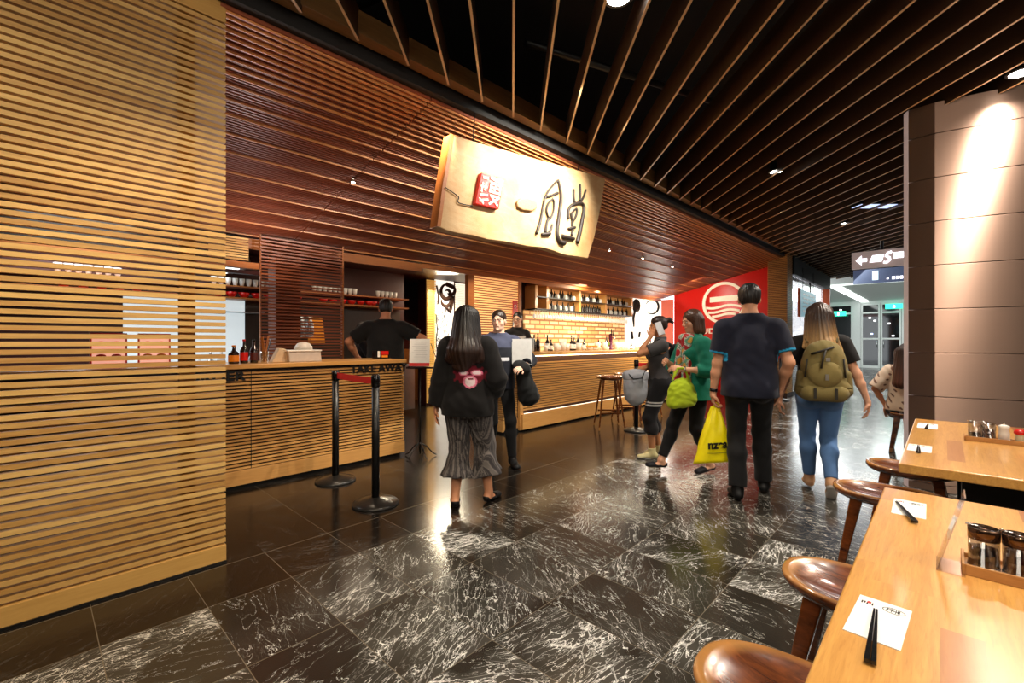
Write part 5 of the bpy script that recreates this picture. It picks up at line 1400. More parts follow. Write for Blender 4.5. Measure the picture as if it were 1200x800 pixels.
    def hair(p, col, kind='short', tip=None, extra=None, cut=None, h=.0062, vol=0.0):
        m = p.HM.T; H = p.H; o = [ell(H(0, -.020, .040), [.082 + vol, .098 + vol, .088 + vol], .02, m)]
        if kind == 'short': o += [ell(H(0, -.05, -.01), [.070, .062, .062], .03, m)]
        if kind == 'bob':
            for sx in (-1, 1): o += [cone(H(sx * .062, -.01, .05), H(sx * .078, .0, -.10), .042, .040, .03), cone(H(sx * .05, -.06, .0), H(sx * .055, -.05, -.12), .05, .045, .03)]
            o += [cone(H(0, -.07, .0), H(0, -.06, -.13), .06, .05, .03)]
        if extra: o += extra
        def post(F, X, Y, Z):
            ang = np.arctan2(X - p.J['hd'][0], -(Y - p.J['hd'][1]))
            F = F + .0022 * np.sin(ang * 34 + Z * 14) + .0014 * np.sin(ang * 75 - Z * 9)
            # keep the face free
            q = [(X - p.J['hd'][0]) * p.HM[0][i] + (Y - p.J['hd'][1]) * p.HM[1][i] + (Z - p.J['hd'][2]) * p.HM[2][i] for i in range(3)]
            fc = np.sqrt((q[0] / .064) ** 2 + ((q[1] - .115) / .085) ** 2 + ((q[2] + .045) / .125) ** 2) - 1
            F = np.maximum(F, -fc * .06)
            if kind == 'short':
                F = np.maximum(F, -(q[2] + .066 + .25 * q[1]))
                er = np.sqrt(((np.abs(q[0]) - .09) / .034) ** 2 + ((q[1] - .012) / .050) ** 2 + ((q[2] + .035) / .062) ** 2) - 1; F = np.maximum(F, -er * .03)
            return F if cut is None else cut(F, X, Y, Z)
        c0 = C3(*col); c1 = C3(*tip) if tip else c0; hz = p.J['hd'][2]
        def colr(x, y, z):
            t = np.clip((hz - .02 - z) / .32, 0, 1)[:, None] ** 1.2
            st = .5 + .5 * np.sin(np.arctan2(x - p.J['hd'][0], -(y - p.J['hd'][1])) * 41 + z * 6)[:, None]
            return (c0 * (1 - t) + c1 * t) * (.8 + .35 * st)
        return grow('hair', o, h, M['hairmat'], p.root, colr, post)
    def done(p): p.root.scale = (p.s,) * 3

A_D, A_C, A_L, A_R = R(43.5), R(223.5), R(133.5), R(-46.5)

# 1 woman with very long dark hair, seen from behind
p = Person('woman seen from behind, very long dark hair, black jacket with pink emblem, striped culottes', (-2.80, 2.43), A_D + R(-8), 1.60, True, (214, 150, 112), 1.0)
p.arms((-.30, -.02, .78), (.22, .16, .98)); p.legs((-.10, -.06, .085), (.17, .10, .085), toeL=(-.25, .95, 0), toeR=(.35, .9, 0)); p.head(-14, -4)
p.body({'L': dict(d=(-.1, .1, -1), n=(1, .2, 0), curl=22), 'R': dict(d=(-.2, .8, -.2), n=(-1, 0, 0), curl=30)})
def emblem(p, x, y, z, c):
    back = y < -.05
    d = np.sqrt(((x - .05) / .11) ** 2 + ((z - 1.155) / .065) ** 2) + .25 * np.sin(x * 90) * np.sin(z * 80 + 1)
    d2 = np.sqrt(((x - .055) / .055) ** 2 + ((z - 1.10) / .05) ** 2)
    ears = np.minimum(np.sqrt(((x + .0) / .04) ** 2 + ((z - 1.175) / .022) ** 2), np.sqrt(((x - .11) / .045) ** 2 + ((z - 1.175) / .022) ** 2))
    pink = C3(226, 120, 150); wh = C3(236, 214, 218); rd = C3(110, 14, 34)
    c[back & (d < 1.25)] = rd; c[back & ((ears < 1.1) | (d2 < 1.1))] = pink; c[back & ((ears < .75) | (d2 < .8))] = wh; c[back & (np.sqrt(((x - .06) / .022) ** 2 + ((z - 1.125) / .010) ** 2) < 1)] = rd
    return c
p.shirt((17, 15, 16), hem=.80, sleeve=1.86, g=.034, name='jacket', puff=.012, slg=.014, fold=.007, colf=emblem, flare=.02)
def stripes(p, x, y, z, c):
    cx = np.where(x < p.J['knL'][0] * .5 + p.J['knR'][0] * .5, p.J['knL'][0], p.J['knR'][0]); a = np.arctan2(x - cx, y)
    s1 = np.sin(a * 14); s2 = np.sin(a * 37 + 1); k = (s1 > .35)[:, None] * .55 + (s2 > .7)[:, None] * .3
    return c * (1 - k) + C3(132, 124, 118) * k
def flare(F, X, Y, Z):
    a = np.arctan2(X, Y + .02); return F + .010 * np.sin(a * 13) * np.clip((1.0 - Z) * 2.2, 0, 1)
o_ = p.pants((58, 54, 55), upto=1.58, g=.03, gb=.085, name='culottes', colf=stripes, fold=.003, post2=flare)
p.shoes((14, 13, 14), sole=(20, 18, 18), low=True)
J = p.J
p.hair((14, 10, 10), 'bob', tip=(48, 28, 20), extra=[cone(p.H(0, -.06, .03), J['sp'](1.36) + V3(.0, -.15, 0), .085, .105, .04, wv=V3(1, 0, 0), w=1.1), cone(J['sp'](1.36) + V3(0, -.14, 0), J['sp'](1.235) + V3(-.02, -.14, 0), .10, .055, .05, wv=V3(1, 0, 0), w=1.5),
        cone(p.H(-.06, -.03, 0), J['sp'](1.30) + V3(-.13, -.10, 0), .05, .05, .04), cone(p.H(.06, -.03, 0), J['sp'](1.30) + V3(.13, -.10, 0), .05, .05, .04)])
p.done()

# 2 waiter walking towards the viewer
p = Person('person walking towards the viewer, navy top, black trousers, dark jacket over one arm', (-3.50, 3.475), A_C + R(14), 1.65, False, (236, 190, 164), .92)
p.arms((-.20, .30, 1.10), (.14, .30, 1.06), poleL=(-1, -.3, -.3), poleR=(1, -.3, -.3)); p.legs((-.13, .14, .085), (.06, -.20, .12), toeL=(-.1, 1, 0), toeR=(.1, 1, -.25)); p.head(-26, -4)
p.body({'L': dict(d=(.55, .7, .1), n=(.3, -.4, -1), curl=35), 'R': dict(d=(-.8, .5, .0), n=(-.2, -.2, -1), curl=35)})
def top2(p, x, y, z, c):
    c[(z > 1.33)] = C3(66, 70, 92); c[(np.abs(z - 1.20) < .018) & (np.abs(x) < .10) & (y > 0)] = C3(220, 220, 226)
    return c
p.shirt((24, 26, 36), hem=.86, sleeve=1.5, g=.018, colf=top2, slg=.012, name='sweatshirt'); p.pants((13, 13, 15), g=.006); p.shoes((14, 14, 15), sole=(18, 18, 18)); p.hair((46, 28, 18), 'short', vol=.002)
wl = p.J['wrL']; jk = grow('draped_jacket', [cone(wl + V3(.02, -.10, .03), wl + V3(-.03, .03, .0), .06, .055, .04), cone(wl + V3(-.02, -.06, 0), wl + V3(-.07, -.04, -.32), .075, .10, .05, wv=V3(0, 1, 0), w=1.2), cone(wl + V3(-.05, -.02, -.1), wl + V3(-.12, .0, -.30), .06, .08, .05)], .008, M['cloth'], p.root, lambda x, y, z: np.tile(C3(15, 16, 16), (len(x), 1)), lambda F, X, Y, Z: F + .009 * folds(X * 1.4, Y * 1.4, Z))
p.done()
o = MB().prism([(-.10, 0, -.15), (.12, 0, -.15), (.10, .02, .13), (-.12, .02, .13)], (0, .006, 0)).build('menu_folder', plain('pale_grey_folder', srgb(196, 194, 190), .6), None, .003)
mwp = p.root.matrix_basis; o.location = (-3.25, 3.575, 1.225); o.rotation_euler = (R(-12), 0, R(30)); tag(o, 'pale grey menu folder held out by the walking navy clad person', 'folder')

# 3 staff member behind the bar
p = Person('staff member with glasses and tied black hair in black behind the bar', (-5.50, 5.93), A_C + R(18), 1.78, True, (232, 186, 158), 1.0, z=.05)
p.arms((-.20, .22, 1.08), (.20, .22, 1.08)); p.legs((-.1, 0, .085), (.1, 0, .085)); p.head(-32, -6)
p.body({'L': dict(d=(.4, .9, -.2), n=(0, 0, -1)), 'R': dict(d=(-.4, .9, -.2), n=(0, 0, -1))})
p.shirt((16, 15, 17), hem=.85, sleeve=1.2); p.pants((16, 15, 17)); p.shoes((14, 14, 14)); p.hair((16, 12, 12), 'short', extra=[ell(p.H(0, -.11, .05), [.035, .035, .035], .02)])
m = MB()
for sx in (-1, 1):
    cen = p.H(sx * .034, .106, .002); ux = p.HM @ V3(1, 0, 0); uz = p.HM @ V3(0, 0, 1)
    m.tube([Vector(cen + ux * .023 * math.cos(a) + uz * .017 * math.sin(a)) for a in [2 * PI * q / 14 for q in range(15)]], .0025, 6)
    m.tube([Vector(p.H(sx * .056, .100, .004)), Vector(p.H(sx * .078, .0, .004))], .0022, 6)
m.tube([Vector(p.H(-.011, .108, .004)), Vector(p.H(.011, .108, .004))], .0025, 6); m.build('spectacles', M['black_gloss'], p.root); p.done()

# 4 cook seen from behind
p = Person('cook in a black shirt seen from behind inside the kitchen, short black hair', (-5.35, 3.21), A_D + R(6), 1.84, False, (196, 132, 96), 1.12, z=.03)
p.arms((-.36, .10, 1.02), (.40, .14, 1.08), poleL=(-1, -.4, 0), poleR=(1, -.4, 0)); p.legs((-.12, 0, .085), (.12, 0, .085)); p.head(10, -6)
p.body({'L': dict(d=(.1, .9, -.4), n=(1, 0, -.4)), 'R': dict(d=(-.1, .9, -.3), n=(-1, 0, -.4))})
p.shirt((12, 12, 13), hem=.84, sleeve=.75, g=.022, slg=.016); p.pants((14, 14, 15)); p.shoes((12, 12, 12)); p.hair((12, 9, 9), 'short', vol=.004); p.done()
# 4b second cook deeper in
p = Person('second kitchen worker deeper inside, dark shirt, bending left beside the first cook', (-6.70, 3.60), A_R + R(30), 1.62, False, (176, 112, 80), 1.0)
p.arms((-.22, .34, 1.05), (.22, .34, 1.05)); p.legs((-.1, 0, .085), (.1, 0, .085)); p.head(10, -22)
p.body({'L': dict(d=(.1, .9, -.4), n=(1, 0, -.4)), 'R': dict(d=(-.1, .9, -.3), n=(-1, 0, -.4))}, h=.008)
p.shirt((26, 20, 20), hem=.84, sleeve=.7); p.pants((16, 14, 14)); p.shoes((12, 12, 12)); p.hair((30, 16, 12), 'short'); p.done()

# 5 woman on the phone, facing left
p = Person('woman facing left, holding a phone to her ear, grey tee, cropped black trousers, pale trainers', (-2.36, 4.93), A_L + R(-8), 1.60, True, (206, 142, 98), .98)
p.arms((-.075, .155, 1.53), (-.02, .28, 1.08), poleL=(-.35, .75, -1), poleR=(.6, -.6, -.3)); p.legs((-.10, .10, .085), (.10, -.02, .085), toeL=(-.05, 1, 0), toeR=(.1, 1, 0)); p.head(4, -8)
p.arms((-.115, .125, 1.50), (.02, .30, 1.06), poleL=(-.25, .35, -1), poleR=(.6, -.6, -.3))
p.body({'L': dict(d=(.15, -.35, 1), n=(1, -.1, .05), curl=28, thumb=.5), 'R': dict(d=(-.8, .5, -.1), n=(-.2, -.4, -1), curl=45)})
p.shirt((74, 71, 72), hem=.86, sleeve=.60, g=.014, slg=.014)
def capri(p, x, y, z, c):
    for zz in (.70, .665): c[(np.abs(z - zz) < .010) & (y > -.02)] = C3(226, 222, 216)
    return c
p.pants((28, 26, 28), upto=1.42, g=.020, gb=.022, colf=capri, name='cropped_trousers'); p.shoes((226, 214, 158), sole=(240, 236, 220), name='trainer', high=.02)
p.hair((44, 26, 20), 'short', extra=[cone(p.H(0, -.08, .05), p.H(0, -.15, .06), .034, .024, .02), cone(p.H(0, -.145, .06), p.H(.0, -.185, .02), .030, .016, .015), ell(p.H(0, .012, .072), [.064, .05, .032], .03, p.HM.T)], vol=.002)
sc_ = p.s; pr = p; p.done()
def attach_world(pp, name, fn, label, cat):
    """a thing carried by a person: top-level object placed at the person's own place"""
    o = fn(); o.location = pp.root.location; o.rotation_euler = pp.root.rotation_euler; o.scale = pp.root.scale; return tag(o, label, cat)
def cloth_thing(pp, name, prims, col, post, label, cat, h=.008, mat=None, colf=None):
    c0 = C3(*col)
    o = grow(name, prims, h, mat or M['cloth'], None, colf or (lambda x, y, z: np.tile(c0, (len(x), 1))), post)
    o.location = pp.root.location; o.rotation_euler = pp.root.rotation_euler; o.scale = pp.root.scale; return tag(o, label, cat)
m = MB(); m.box(-.004, .004, -.037, .037, -.075, .075)
o = m.build('mobile_phone', plain('white_phone', srgb(228, 228, 232), .3), None, .004)
hc = p.H(-.092, .005, -.03); mw = Matrix.LocRotScale(p.root.location, p.root.rotation_euler, p.root.scale)
o.location = mw @ Vector(hc); o.rotation_euler = (R(-18), R(6), p.root.rotation_euler[2]); tag(o, 'white mobile phone held to the ear of the grey shirted woman', 'phone')
cloth_thing(p, 'shoulder_bag', [ell((-.10, .30, .90), [.11, .15, .20], .03), ell((-.10, .30, .78), [.10, .13, .13], .05), cone((-.10, .20, 1.03), (-.10, .40, 1.03), .06, .06, .05)], (172, 174, 180), lambda F, X, Y, Z: F + .006 * folds(X * 1.5, Y * 1.5, Z * 1.2) + np.where(np.abs(Z - .97) < .006, .006, 0), 'light grey soft backpack carried in front by the woman on the phone', 'bag')
m = MB(); m.tube([(-.13, .19, 1.08), (-.21, .24, 1.0), (-.22, .34, .99), (-.13, .41, 1.07)], .008, 8); o = m.build('bag_strap', M['black_metal']); o.location = p.root.location; o.rotation_euler = p.root.rotation_euler; o.scale = p.root.scale
o['label'] = 'thin black strap hanging across the light grey bag'; o['category'] = 'strap'
cloth_thing(p, 'rucksack', [ell((0, -.19, 1.22), [.13, .085, .20], .03), cone((-.10, -.11, 1.40), (-.12, .02, 1.455), .022, .020, .02), cone((-.12, .02, 1.455), (-.115, .105, 1.34), .020, .018, .02), cone((-.115, .105, 1.34), (-.13, -.05, 1.08), .018, .014, .02)], (22, 22, 23), lambda F, X, Y, Z: F + .004 * folds(X, Y, Z), 'black rucksack on the back of the woman holding a phone', 'bag')

# 6 woman in a green cardigan walking left
p = Person('woman in a green cardigan and patterned scarf walking left, black trousers, shoulder length brown hair', (-1.84, 4.60), A_L + R(14), 1.63, True, (226, 172, 138), 1.02)
p.arms((-.15, .24, 1.13), (.06, .28, 1.20), poleL=(-.5, -.9, -.4), poleR=(.6, -.6, -.4)); p.legs((-.06, -.16, .10), (.08, .34, .13), toeL=(-.05, 1, -.1), toeR=(.05, 1, .12)); p.head(-6, -12)
p.body({'L': dict(d=(.45, .85, .1), n=(.8, -.3, -.4), curl=40), 'R': dict(d=(-.5, .8, .2), n=(-.8, -.3, -.4), curl=45)})
def card(p, x, y, z, c):
    f = (y > .03) & (np.abs(x) < .05); c[f] = C3(190, 200, 190); return c
p.shirt((14, 116, 92), hem=.80, sleeve=1.40, g=.016, slg=.012, name='cardigan', colf=card, flare=.025, fold=.005); p.pants((14, 13, 14), upto=1.88, g=.004)
p.shoes((20, 20, 26), sole=(24, 24, 24), low=True)
p.hair((70, 40, 22), 'bob', tip=(128, 86, 44), vol=.006)
def scarfc(x, y, z):
    a = np.sin(x * 60 + z * 22) + np.sin(z * 47 - x * 30 + 1.3) + np.sin(y * 60 + z * 19); c = np.tile(C3(206, 206, 186), (len(x), 1))
    c[a > .5] = C3(92, 150, 120); c[a < -.6] = C3(170, 36, 40); c[np.abs(a) < .12] = C3(60, 40, 70); c[(a > 1.5)] = C3(214, 150, 60); return c
sp = p.J['sp']
o = grow('scarf', [cone(sp(1.47) + V3(-.075, -.02, 0), sp(1.46) + V3(.0, .09, 0), .036, .04, .03), cone(sp(1.47) + V3(.075, -.02, 0), sp(1.46) + V3(.0, .09, 0), .036, .04, .03), cone(sp(1.47) + V3(-.075, -.02, 0), sp(1.48) + V3(.075, -.03, 0), .034, .034, .03), cone(sp(1.45) + V3(-.045, .10, 0), sp(.86) + V3(-.10, .15, 0), .044, .05, .03, wv=V3(1, 0, 0), w=1.2), cone(sp(1.45) + V3(.04, .11, 0), sp(.98) + V3(.05, .17, 0), .044, .045, .03)], .0075, M['cloth'], p.root, scarfc, lambda F, X, Y, Z: F + .006 * np.sin(X * 110) * np.cos(Z * 9))
m = MB(); wl = p.J['wrL']; ax = unit(p.J['wrL'] - p.J['elL']); m.tube([Vector(wl - ax * .03), Vector(wl - ax * .015)], .033, 14); m.build('bracelet', M['chrome'], p.root)
p.done()
wr = p.J['wrL']; bx = (-.12, .26, .93)
cloth_thing(p, 'tote_bag', [ell((-.16, .25, .94), [.055, .135, .10], .05), ell((-.16, .25, .86), [.072, .165, .12], .05), cone((-.16, .14, .80), (-.16, .36, .78), .055, .055, .05), cone((-.165, .17, 1.02), (-.17, .22, 1.14), .011, .011, .01), cone((-.17, .22, 1.14), (-.165, .30, 1.14), .011, .011, .01), cone((-.165, .30, 1.14), (-.16, .36, 1.02), .011, .011, .01)], (168, 190, 30), lambda F, X, Y, Z: F + .007 * folds(X * 2, Y * 2, Z * 1.6), 'lime green fabric shopping bag hanging from the forearm of the cardigan woman', 'bag')

# 7 big man in navy, back view
p = Person('man seen from behind, short black hair, navy tee with cyan trim, black trousers', (-1.20, 4.20), A_D + R(-20), 1.80, False, (206, 150, 116), .99)
p.arms((-.275, .03, .84), (.235, .06, .90), poleL=(-.6, -.8, 0), poleR=(.5, -.9, 0)); p.legs((-.10, -.10, .085), (.13, .16, .09), toeL=(-.15, 1, 0), toeR=(.2, 1, 0)); p.head(-4, -3)
p.body({'L': dict(d=(.0, .1, -1), n=(1, .1, 0), curl=55, thumb=.9), 'R': dict(d=(-.15, .3, -1), n=(-1, .1, 0), curl=20)})
def navy(p, x, y, z, c):
    cy = C3(30, 150, 200)
    for sd in 'LR':
        sh, el = p.J['sh' + sd], p.J['el' + sd]; e = sh + (el - sh) * .72; u = unit(el - sh)
        d = (x - e[0]) * u[0] + (y - e[1]) * u[1] + (z - e[2]) * u[2]; near = ((x - e[0]) ** 2 + (y - e[1]) ** 2 + (z - e[2]) ** 2 - d * d) < .10 ** 2; near &= (np.abs(d) < .05) & (np.abs(x) > abs(e[0]) - .055)
        c[near & (d > -.016)] = cy
    nb = p.J['sp'](1.475); r = np.sqrt((x - nb[0]) ** 2 + (y - nb[1]) ** 2); c[(z > nb[2] - .004) & (r < .088)] = cy
    return c
p.shirt((20, 24, 42), hem=.83, sleeve=.70, g=.019, slg=.008, colf=navy, flare=.012, neck=1.485, fold=.005)
p.pants((11, 11, 13), upto=1.95, g=.007, gb=.022, fold=.005); p.shoes((12, 12, 13), sole=(30, 28, 28)); p.hair((15, 11, 10), 'short', vol=.004)
wl = p.J['wrL']; ax = unit(wl - p.J['elL']); m = MB(); m.tube([Vector(wl - ax * .035), Vector(wl - ax * .008)], .032, 16); m.build('wrist_watch', M['black_gloss'], p.root)
p.done()
# yellow bag hanging from his left hand
hz = p.J['palmL']; mw = Matrix.LocRotScale(p.root.location, p.root.rotation_euler, p.root.scale)
yb = empty('carrier_bag', tuple(mw @ Vector(hz + V3(.0, 0, -.02))), A_D, 'bright yellow plastic carrier bag with black print hanging from the big navy shirted man', 'bag')
M['yellow'] = plain('yellow_plastic', srgb(250, 226, 10), .38, emit=srgb(250, 220, 0), es=.06)
vs = []; fs = []; nr, nc = 26, 40
for i in range(nr):
    t = i / (nr - 1); z = -.03 - .49 * t; hwd = .030 + .150 * t ** .85; dp = .012 + .055 * math.sin(min(1, t * 1.15) * PI * .62) ** 1.0
    if i == nr - 1: dp = .022; z += 0
    cx = -.005 - .005 * t
    for j in range(nc):
        a = 2 * PI * j / nc; c, s = math.cos(a), math.sin(a)
        x = math.copysign(abs(c) ** .8, c) * hwd; y = math.copysign(abs(s) ** .9, s) * dp
        w_ = .006 * math.sin(a * 9 + t * 5) * (1 - t * .7) + .004 * math.sin(a * 5 + t * 11)
        vs.append((x * (1 + w_ * 3) + cx, y + w_, z + .012 * t * c))
for i in range(nr - 1):
    for j in range(nc): j2 = (j + 1) % nc; fs.append((i * nc + j, (i + 1) * nc + j, (i + 1) * nc + j2, i * nc + j2))
fs.append(tuple((nr - 1) * nc + j for j in range(nc - 1, -1, -1)))
MB().add(vs, fs, .5, 0, True).build('sack', M['yellow'], yb)
for sy in (-1, 1):
    m = MB(); m.tube([(-.020, sy * .008, -.06), (-.012, sy * .008, -.01), (.005, sy * .006, .008), (.025, sy * .008, -.01), (.036, sy * .008, -.06)], [.010, .007, .006, .007, .010], 8, flat=.5); m.build('handle', M['yellow'], yb)
t_ = text('print', 'nzea', .1, M['letter'], yb, (0, 0, 0), (0, 0, 0), .0012, .004, width=.165, height=.055)
def bag_y(x, z):
    t = min(1, max(0, (-.03 - z) / .49)); hw = .030 + .150 * t ** .85; dp = .012 + .055 * math.sin(min(1, t * 1.15) * PI * .62); c = min(.98, abs(x - (-.005 - .005 * t)) / hw) ** (1 / .8)
    return -dp * math.sqrt(max(0, 1 - c * c)) ** .9 - .017
for v in t_.data.vertices:
    x, z, e = v.co.x - .095, v.co.y - .385 + v.co.x * .08, v.co.z; v.co = (x, bag_y(x, z) - e, z)
m = MB()
for q in range(16):
    xa, xb = -.10 + .0125 * q, -.10 + .0125 * (q + 1); m.bar((xa, bag_y(xa, -.41), -.418 + xa * .05), (xb, bag_y(xb, -.41), -.418 + xb * .05), .002, .006)
m.build('print_line', plain('olive_print', srgb(150, 140, 20), .5), yb)

# 8 woman with a khaki rucksack, back view
p = Person('woman seen from behind with long fair hair, black tee, blue jeans, walking away', (-.78, 4.68), A_D + R(-27), 1.64, True, (222, 168, 138), 1.0)
p.arms((-.33, -.05, .84), (.36, -.02, .86), poleL=(-.8, -.8, 0), poleR=(.8, -.8, 0)); p.legs((-.06, .18, .10), (.07, -.16, .155), toeL=(-.05, 1, 0), toeR=(.08, .75, -.75)); p.head(-6, -4)
p.body({'L': dict(d=(-.05, .15, -1), n=(1, .2, 0), curl=28), 'R': dict(d=(.08, .1, -1), n=(-1, .2, 0), curl=28)})
p.shirt((18, 17, 18), hem=.94, sleeve=.62, g=.014, slg=.016)
def jean(p, x, y, z, c):
    n_ = .5 + .5 * np.sin(x * 300) * np.sin(z * 260); f = np.clip((z - .35) * 1.3, 0, .35)[:, None]; c = c * (1 + f + .08 * n_[:, None]); return c
p.pants((78, 112, 158), upto=1.90, g=.006, colf=jean, fold=.0025); p.shoes((196, 150, 112), sole=(228, 222, 214), name='shoe', low=False)
J = p.J
p.hair((58, 38, 28), 'bob', tip=(214, 168, 104), vol=.008, extra=[cone(p.H(0, -.07, .0), J['sp'](1.38) + V3(0, -.14, 0), .07, .075, .04, wv=V3(1, 0, 0), w=1.4), cone(p.H(-.055, -.03, -.04), J['sp'](1.36) + V3(-.13, -.11, 0), .045, .018, .04), cone(p.H(.055, -.03, -.04), J['sp'](1.32) + V3(.15, -.11, 0), .045, .014, .04), cone(p.H(-.05, -.05, -.06), J['sp'](1.33) + V3(-.09, -.15, 0), .04, .016, .03), cone(J['sp'](1.38) + V3(.04, -.15, 0), J['sp'](1.30) + V3(.10, -.17, 0), .06, .025, .03)])
p.done()
kh = (126, 112, 66)
def rs(F, X, Y, Z):
    F = F + .004 * folds(X * 1.5, Y * 1.5, Z * 1.4); F = F + np.where(np.abs(Z - 1.005) < .007, .010, 0); return F
rk = empty('khaki_rucksack', p.root.location, p.root.rotation_euler[2], 'bulging khaki green rucksack on the fair haired woman, with straps and pockets', 'bag'); rk.scale = p.root.scale
kc = C3(*kh); kcol = lambda x, y, z: np.tile(kc, (len(x), 1))
grow('main_sack', [ell((0, -.24, 1.17), [.175, .115, .23], .03), cone((-.10, -.22, 1.0), (.10, -.22, 1.0), .115, .115, .04), ell((0, -.24, 1.30), [.135, .09, .12], .04)], .0075, M['cloth'], rk, kcol, rs)
grow('front_pocket', [ell((0, -.325, 1.13), [.125, .055, .12], .02)], .0075, M['cloth'], rk, lambda x, y, z: np.tile(kc * 1.15, (len(x), 1)), None)
grow('bottom_pocket', [cone((-.10, -.285, .965), (.10, -.285, .965), .078, .078, .02)], .0075, M['cloth'], rk, lambda x, y, z: np.tile(kc * 1.05, (len(x), 1)), None)
for sx in (-1, 1):
    grow('side_pocket', [cone((sx * .165, -.24, .98), (sx * .158, -.24, 1.12), .05, .045, .02)], .0075, M['cloth'], rk, lambda x, y, z: np.tile(kc * .85, (len(x), 1)), None)
    m = MB(); m.tube([(sx * .10, -.15, 1.40), (sx * .115, -.05, 1.475), (sx * .12, .06, 1.42), (sx * .125, .115, 1.28), (sx * .14, .05, 1.12), (sx * .15, -.12, 1.0)], .02, 10, flat=.45); m.build('shoulder_strap', plain('khaki_strap', srgb(96, 86, 52), .8), rk)
m = MB(); m.tube([(0, -.36, 1.33), (-.02, -.385, 1.26), (-.035, -.388, 1.18)], .008, 8); m.tube([(.06, -.33, 1.36), (-.02, -.365, 1.33), (-.10, -.33, 1.30)], .010, 8)
for sx in (-1, 1): m.box(sx * .075 - .01, sx * .075 + .01, -.372, -.36, .92, 1.01); m.tube([(sx * .13, -.33, 1.26), (sx * .145, -.32, 1.1)], .007, 6)
m.build('webbing', plain('dark_webbing', srgb(40, 36, 28), .7), rk)
m = MB(); m.box(.0, .03, -.388, -.378, 1.24, 1.27); m.box(-.005, .02, -.39, -.38, 1.08, 1.13); m.build('buckle', M['steel'], rk)

# 9 seated woman at the far table
p = Person('seated woman with long brown hair, cream patterned blouse, hand resting on her stool', (-.33, 7.22), A_D + R(-60), 1.62, True, (214, 152, 118), 1.0, pelvis=(0, 0, .565), lean=4)
p.arms((-.19, -.06, .93), (.16, .34, 1.12), poleL=(-1, -.5, 0), poleR=(.6, -.6, -.3)); p.legs((-.12, .40, .10), (.12, .42, .10), poleL=(0, .3, 1), poleR=(0, .3, 1)); p.head(-10, -8)
p.body({'L': dict(d=(-.2, .5, -.75), n=(.6, .0, -.6), curl=20), 'R': dict(d=(-.5, .8, -.1), n=(0, 0, -1), curl=20)})
def blouse(p, x, y, z, c):
    a = np.sin(x * 45 + z * 30) * np.sin(z * 52 - y * 40) ; c[a > .72] = C3(120, 84, 70); return c
p.shirt((236, 214, 192), hem=.90, sleeve=.95, g=.026, slg=.022, fold=.006, colf=blouse)
def shorts(p, x, y, z, c):
    a = np.sin(x * 60 + z * 40) * np.sin(y * 55 - z * 30); c[a > .5] = C3(120, 116, 120); c[a < -.8] = C3(190, 60, 50); return c
p.pants((26, 28, 34), upto=.75, g=.02, gb=.03, colf=shorts, name='shorts'); p.shoes((110, 190, 196), sole=(170, 210, 210), low=True)
J = p.J
p.hair((44, 24, 18), 'bob', tip=(86, 46, 30), vol=.008, extra=[cone(p.H(0, -.07, 0), J['sp'](1.25) + V3(0, -.15, 0), .075, .07, .04, wv=V3(1, 0, 0), w=1.4), cone(p.H(-.06, 0, 0), J['sp'](1.28) + V3(-.12, .02, 0), .045, .035, .03)])
p.done()
# ------------------------------------------------------------------ lighting
def area(name, loc, aim, size, power, col=(1, .85, .68), sy=None):
    l = bpy.data.lights.new(name, 'AREA'); l.energy = power; l.color = col; l.size = size
    if sy: l.shape = 'RECTANGLE'; l.size_y = sy
    o = bpy.data.objects.new(name, l); C.objects.link(o); o.location = loc
    o.rotation_euler = (Vector(aim) - Vector(loc)).to_track_quat('-Z', 'Y').to_euler()
    return o
def spot(name, loc, aim, power, ang=60, col=(1, .85, .68), r=.05, blend=.5):
    l = bpy.data.lights.new(name, 'SPOT'); l.energy = power; l.color = col; l.spot_size = R(ang); l.spot_blend = blend; l.shadow_soft_size = r
    o = bpy.data.objects.new(name, l); C.objects.link(o); o.location = loc
    o.rotation_euler = (Vector(aim) - Vector(loc)).to_track_quat('-Z', 'Y').to_euler()
    return o
warm = (1, .80, .58); neutral = (1, .93, .84)
# signboard spots
spot('sign_spot', (-2.0, 3.1, 3.36), (-2.95, 3.25, 2.75), 330, 100, (1, .93, .80), .03, 1.0)
spot('sign_spot', (-2.0, 3.95, 3.36), (-2.95, 3.70, 2.75), 300, 90, (1, .93, .80), .03, 1.0)
# screen and tables
spot('ceiling_spot', (-1.3, .6, 3.38), (-3.1, .8, .7), 190, 70, (1, .78, .5), .06, .7)
spot('ceiling_spot', (-1.0, -1.0, 3.38), (-3.1, -.6, 1.2), 85, 75, (1, .78, .5), .06, .7)
spot('ceiling_spot', (.25, 1.5, 3.38), (.15, 1.4, .7), 150, 75, (1, .90, .76), .06, .6)
spot('ceiling_spot', (.35, 3.6, 3.38), (.2, 3.6, .7), 140, 75, (1, .90, .76), .06, .6)
spot('ceiling_spot', (.3, .2, 3.38), (-.1, .4, .7), 90, 80, (1, .90, .76), .06, .6)
area('room_fill', (-.6, -1.2, 3.3), (-1.2, 3, .8), 2.0, 55, (1, .88, .72))
# walkway
for (x, y, p) in ((-2.3, 3.9, 120), (-1.9, 8.2, 110), (-1.0, 12.5, 130), (-.9, 15.5, 120)):
    spot('walkway_spot', (x, y, 3.38), (x, y, 0), p, 100, neutral, .08, .7)
spot('counter_wash', (-2.9, 2.3, 3.2), (-4.55, 2.5, .6), 190, 60, warm, .04, .6)
spot('column_graze', (.43, 5.30, 3.34), (.45, 5.4, .5), 260, 160, (1, .9, .8), .02, 1.0)
spot('bar_wash', (-3.0, 6.6, 3.2), (-4.5, 6.9, .5), 330, 85, warm, .05, .7)
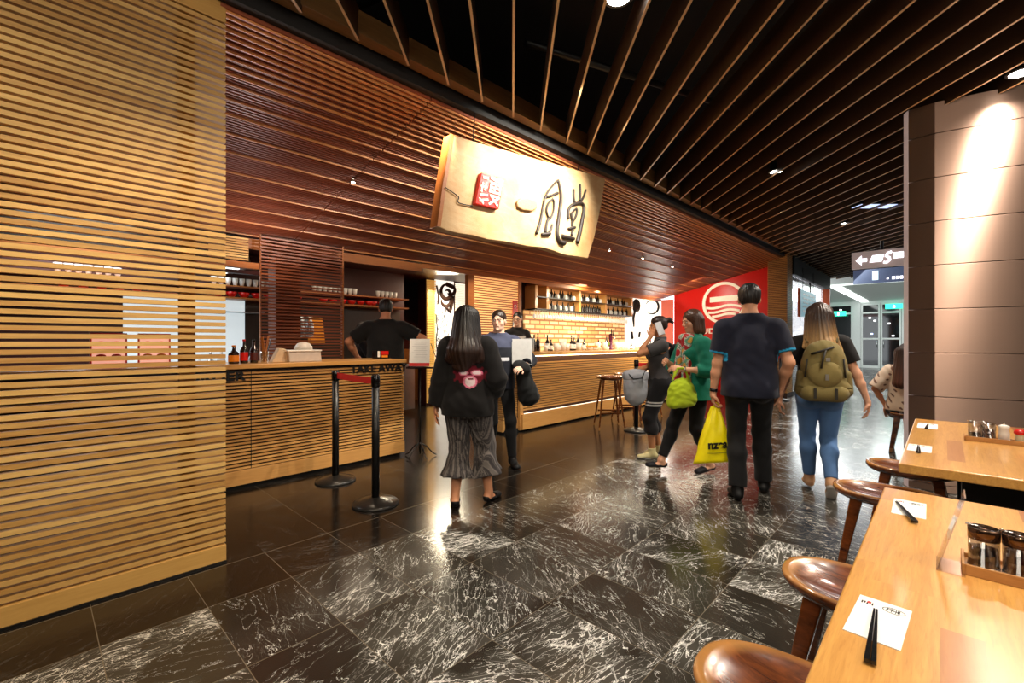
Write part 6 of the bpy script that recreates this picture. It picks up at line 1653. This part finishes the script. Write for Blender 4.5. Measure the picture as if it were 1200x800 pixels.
# bar and kitchen
area('bar_ceiling', (-5.7, 8.6, 2.5), (-6.3, 8.6, 1.2), .3, 190, (1, .86, .62), 5.5)
area('shelf_wash', (-6.0, 9.4, 2.5), (-6.6, 9.4, 1.6), .15, 50, (1, .9, .72), 3.8)
area('soffit_glow', (-5.9, 12.2, 2.2), (-5.2, 11.6, 3), .6, 22, (1, .92, .8))
area('red_wall_wash', (-4.6, 11.6, 2.75), (-4.6, 12.86, 2.0), .3, 24, (1, .8, .65), 1.6)
area('kitchen_white', (-6.9, .3, 2.55), (-7.0, .3, 1), .8, 70, (.92, .97, 1), 3.0)
area('kitchen_warm', (-6.7, 3.5, 2.55), (-6.7, 3.5, 1), .6, 9, warm, 1.6)
area('soffit_fill', (-5.5, 1.6, 1.9), (-5.0, 1.9, 2.8), .35, 14, (1, .82, .76))  # added lamp without a fixture, for the pinkish glow on the soffit
spot('partition_spot', (-8.2, 5.6, 2.5), (-8.75, 5.9, .6), 60, 60, (1, .7, .4))
area('entry_glow', (-7.3, 5.8, 2.5), (-6.6, 5.2, 0), .4, 60, (1, .85, .6))
area('staff_light', (-5.5, 5.4, 2.5), (-5.4, 5.6, 1.2), .3, 14, warm)
area('shop_spill', (-2.6, 15.2, 1.8), (0, 15, -.6), 2.2, 150, (.95, .98, 1), 4.2)
area('far_hall', (-1.2, 23, 3.3), (-1.2, 23, 0), 2.0, 260, (.94, 1, .97), 7)
area('seated_light', (-.1, 7.4, 3.3), (-.5, 7.2, 1), .5, 45, neutral)
# soft bounce from the room behind and to the right
area('room_bounce', (1.6, 1.6, 2.9), (-2.4, 3.2, 1.0), 1.6, 55, (1, .88, .74))

w = bpy.data.worlds.new('world'); bpy.context.scene.world = w; w.use_nodes = True
w.node_tree.nodes['Background'].inputs[0].default_value = (1, .78, .6, 1); w.node_tree.nodes['Background'].inputs[1].default_value = .04

cam = bpy.data.cameras.new('camera'); cam.sensor_width = 36; cam.lens = 16.0; cam.clip_start = .05
co_ = bpy.data.objects.new('camera', cam); C.objects.link(co_); co_.location = (0, 0, 1.32); co_.rotation_euler = (R(90), 0, R(43.5))
sc = bpy.context.scene; sc.camera = co_
sc.view_settings.view_transform = 'Standard'; sc.view_settings.look = 'None'; sc.view_settings.exposure = 0.0
sc.cycles.use_denoising = True; sc.cycles.max_bounces = 8; sc.cycles.diffuse_bounces = 3; sc.cycles.glossy_bounces = 4; sc.cycles.transparent_max_bounces = 16
sc.cycles.sample_clamp_indirect = 6
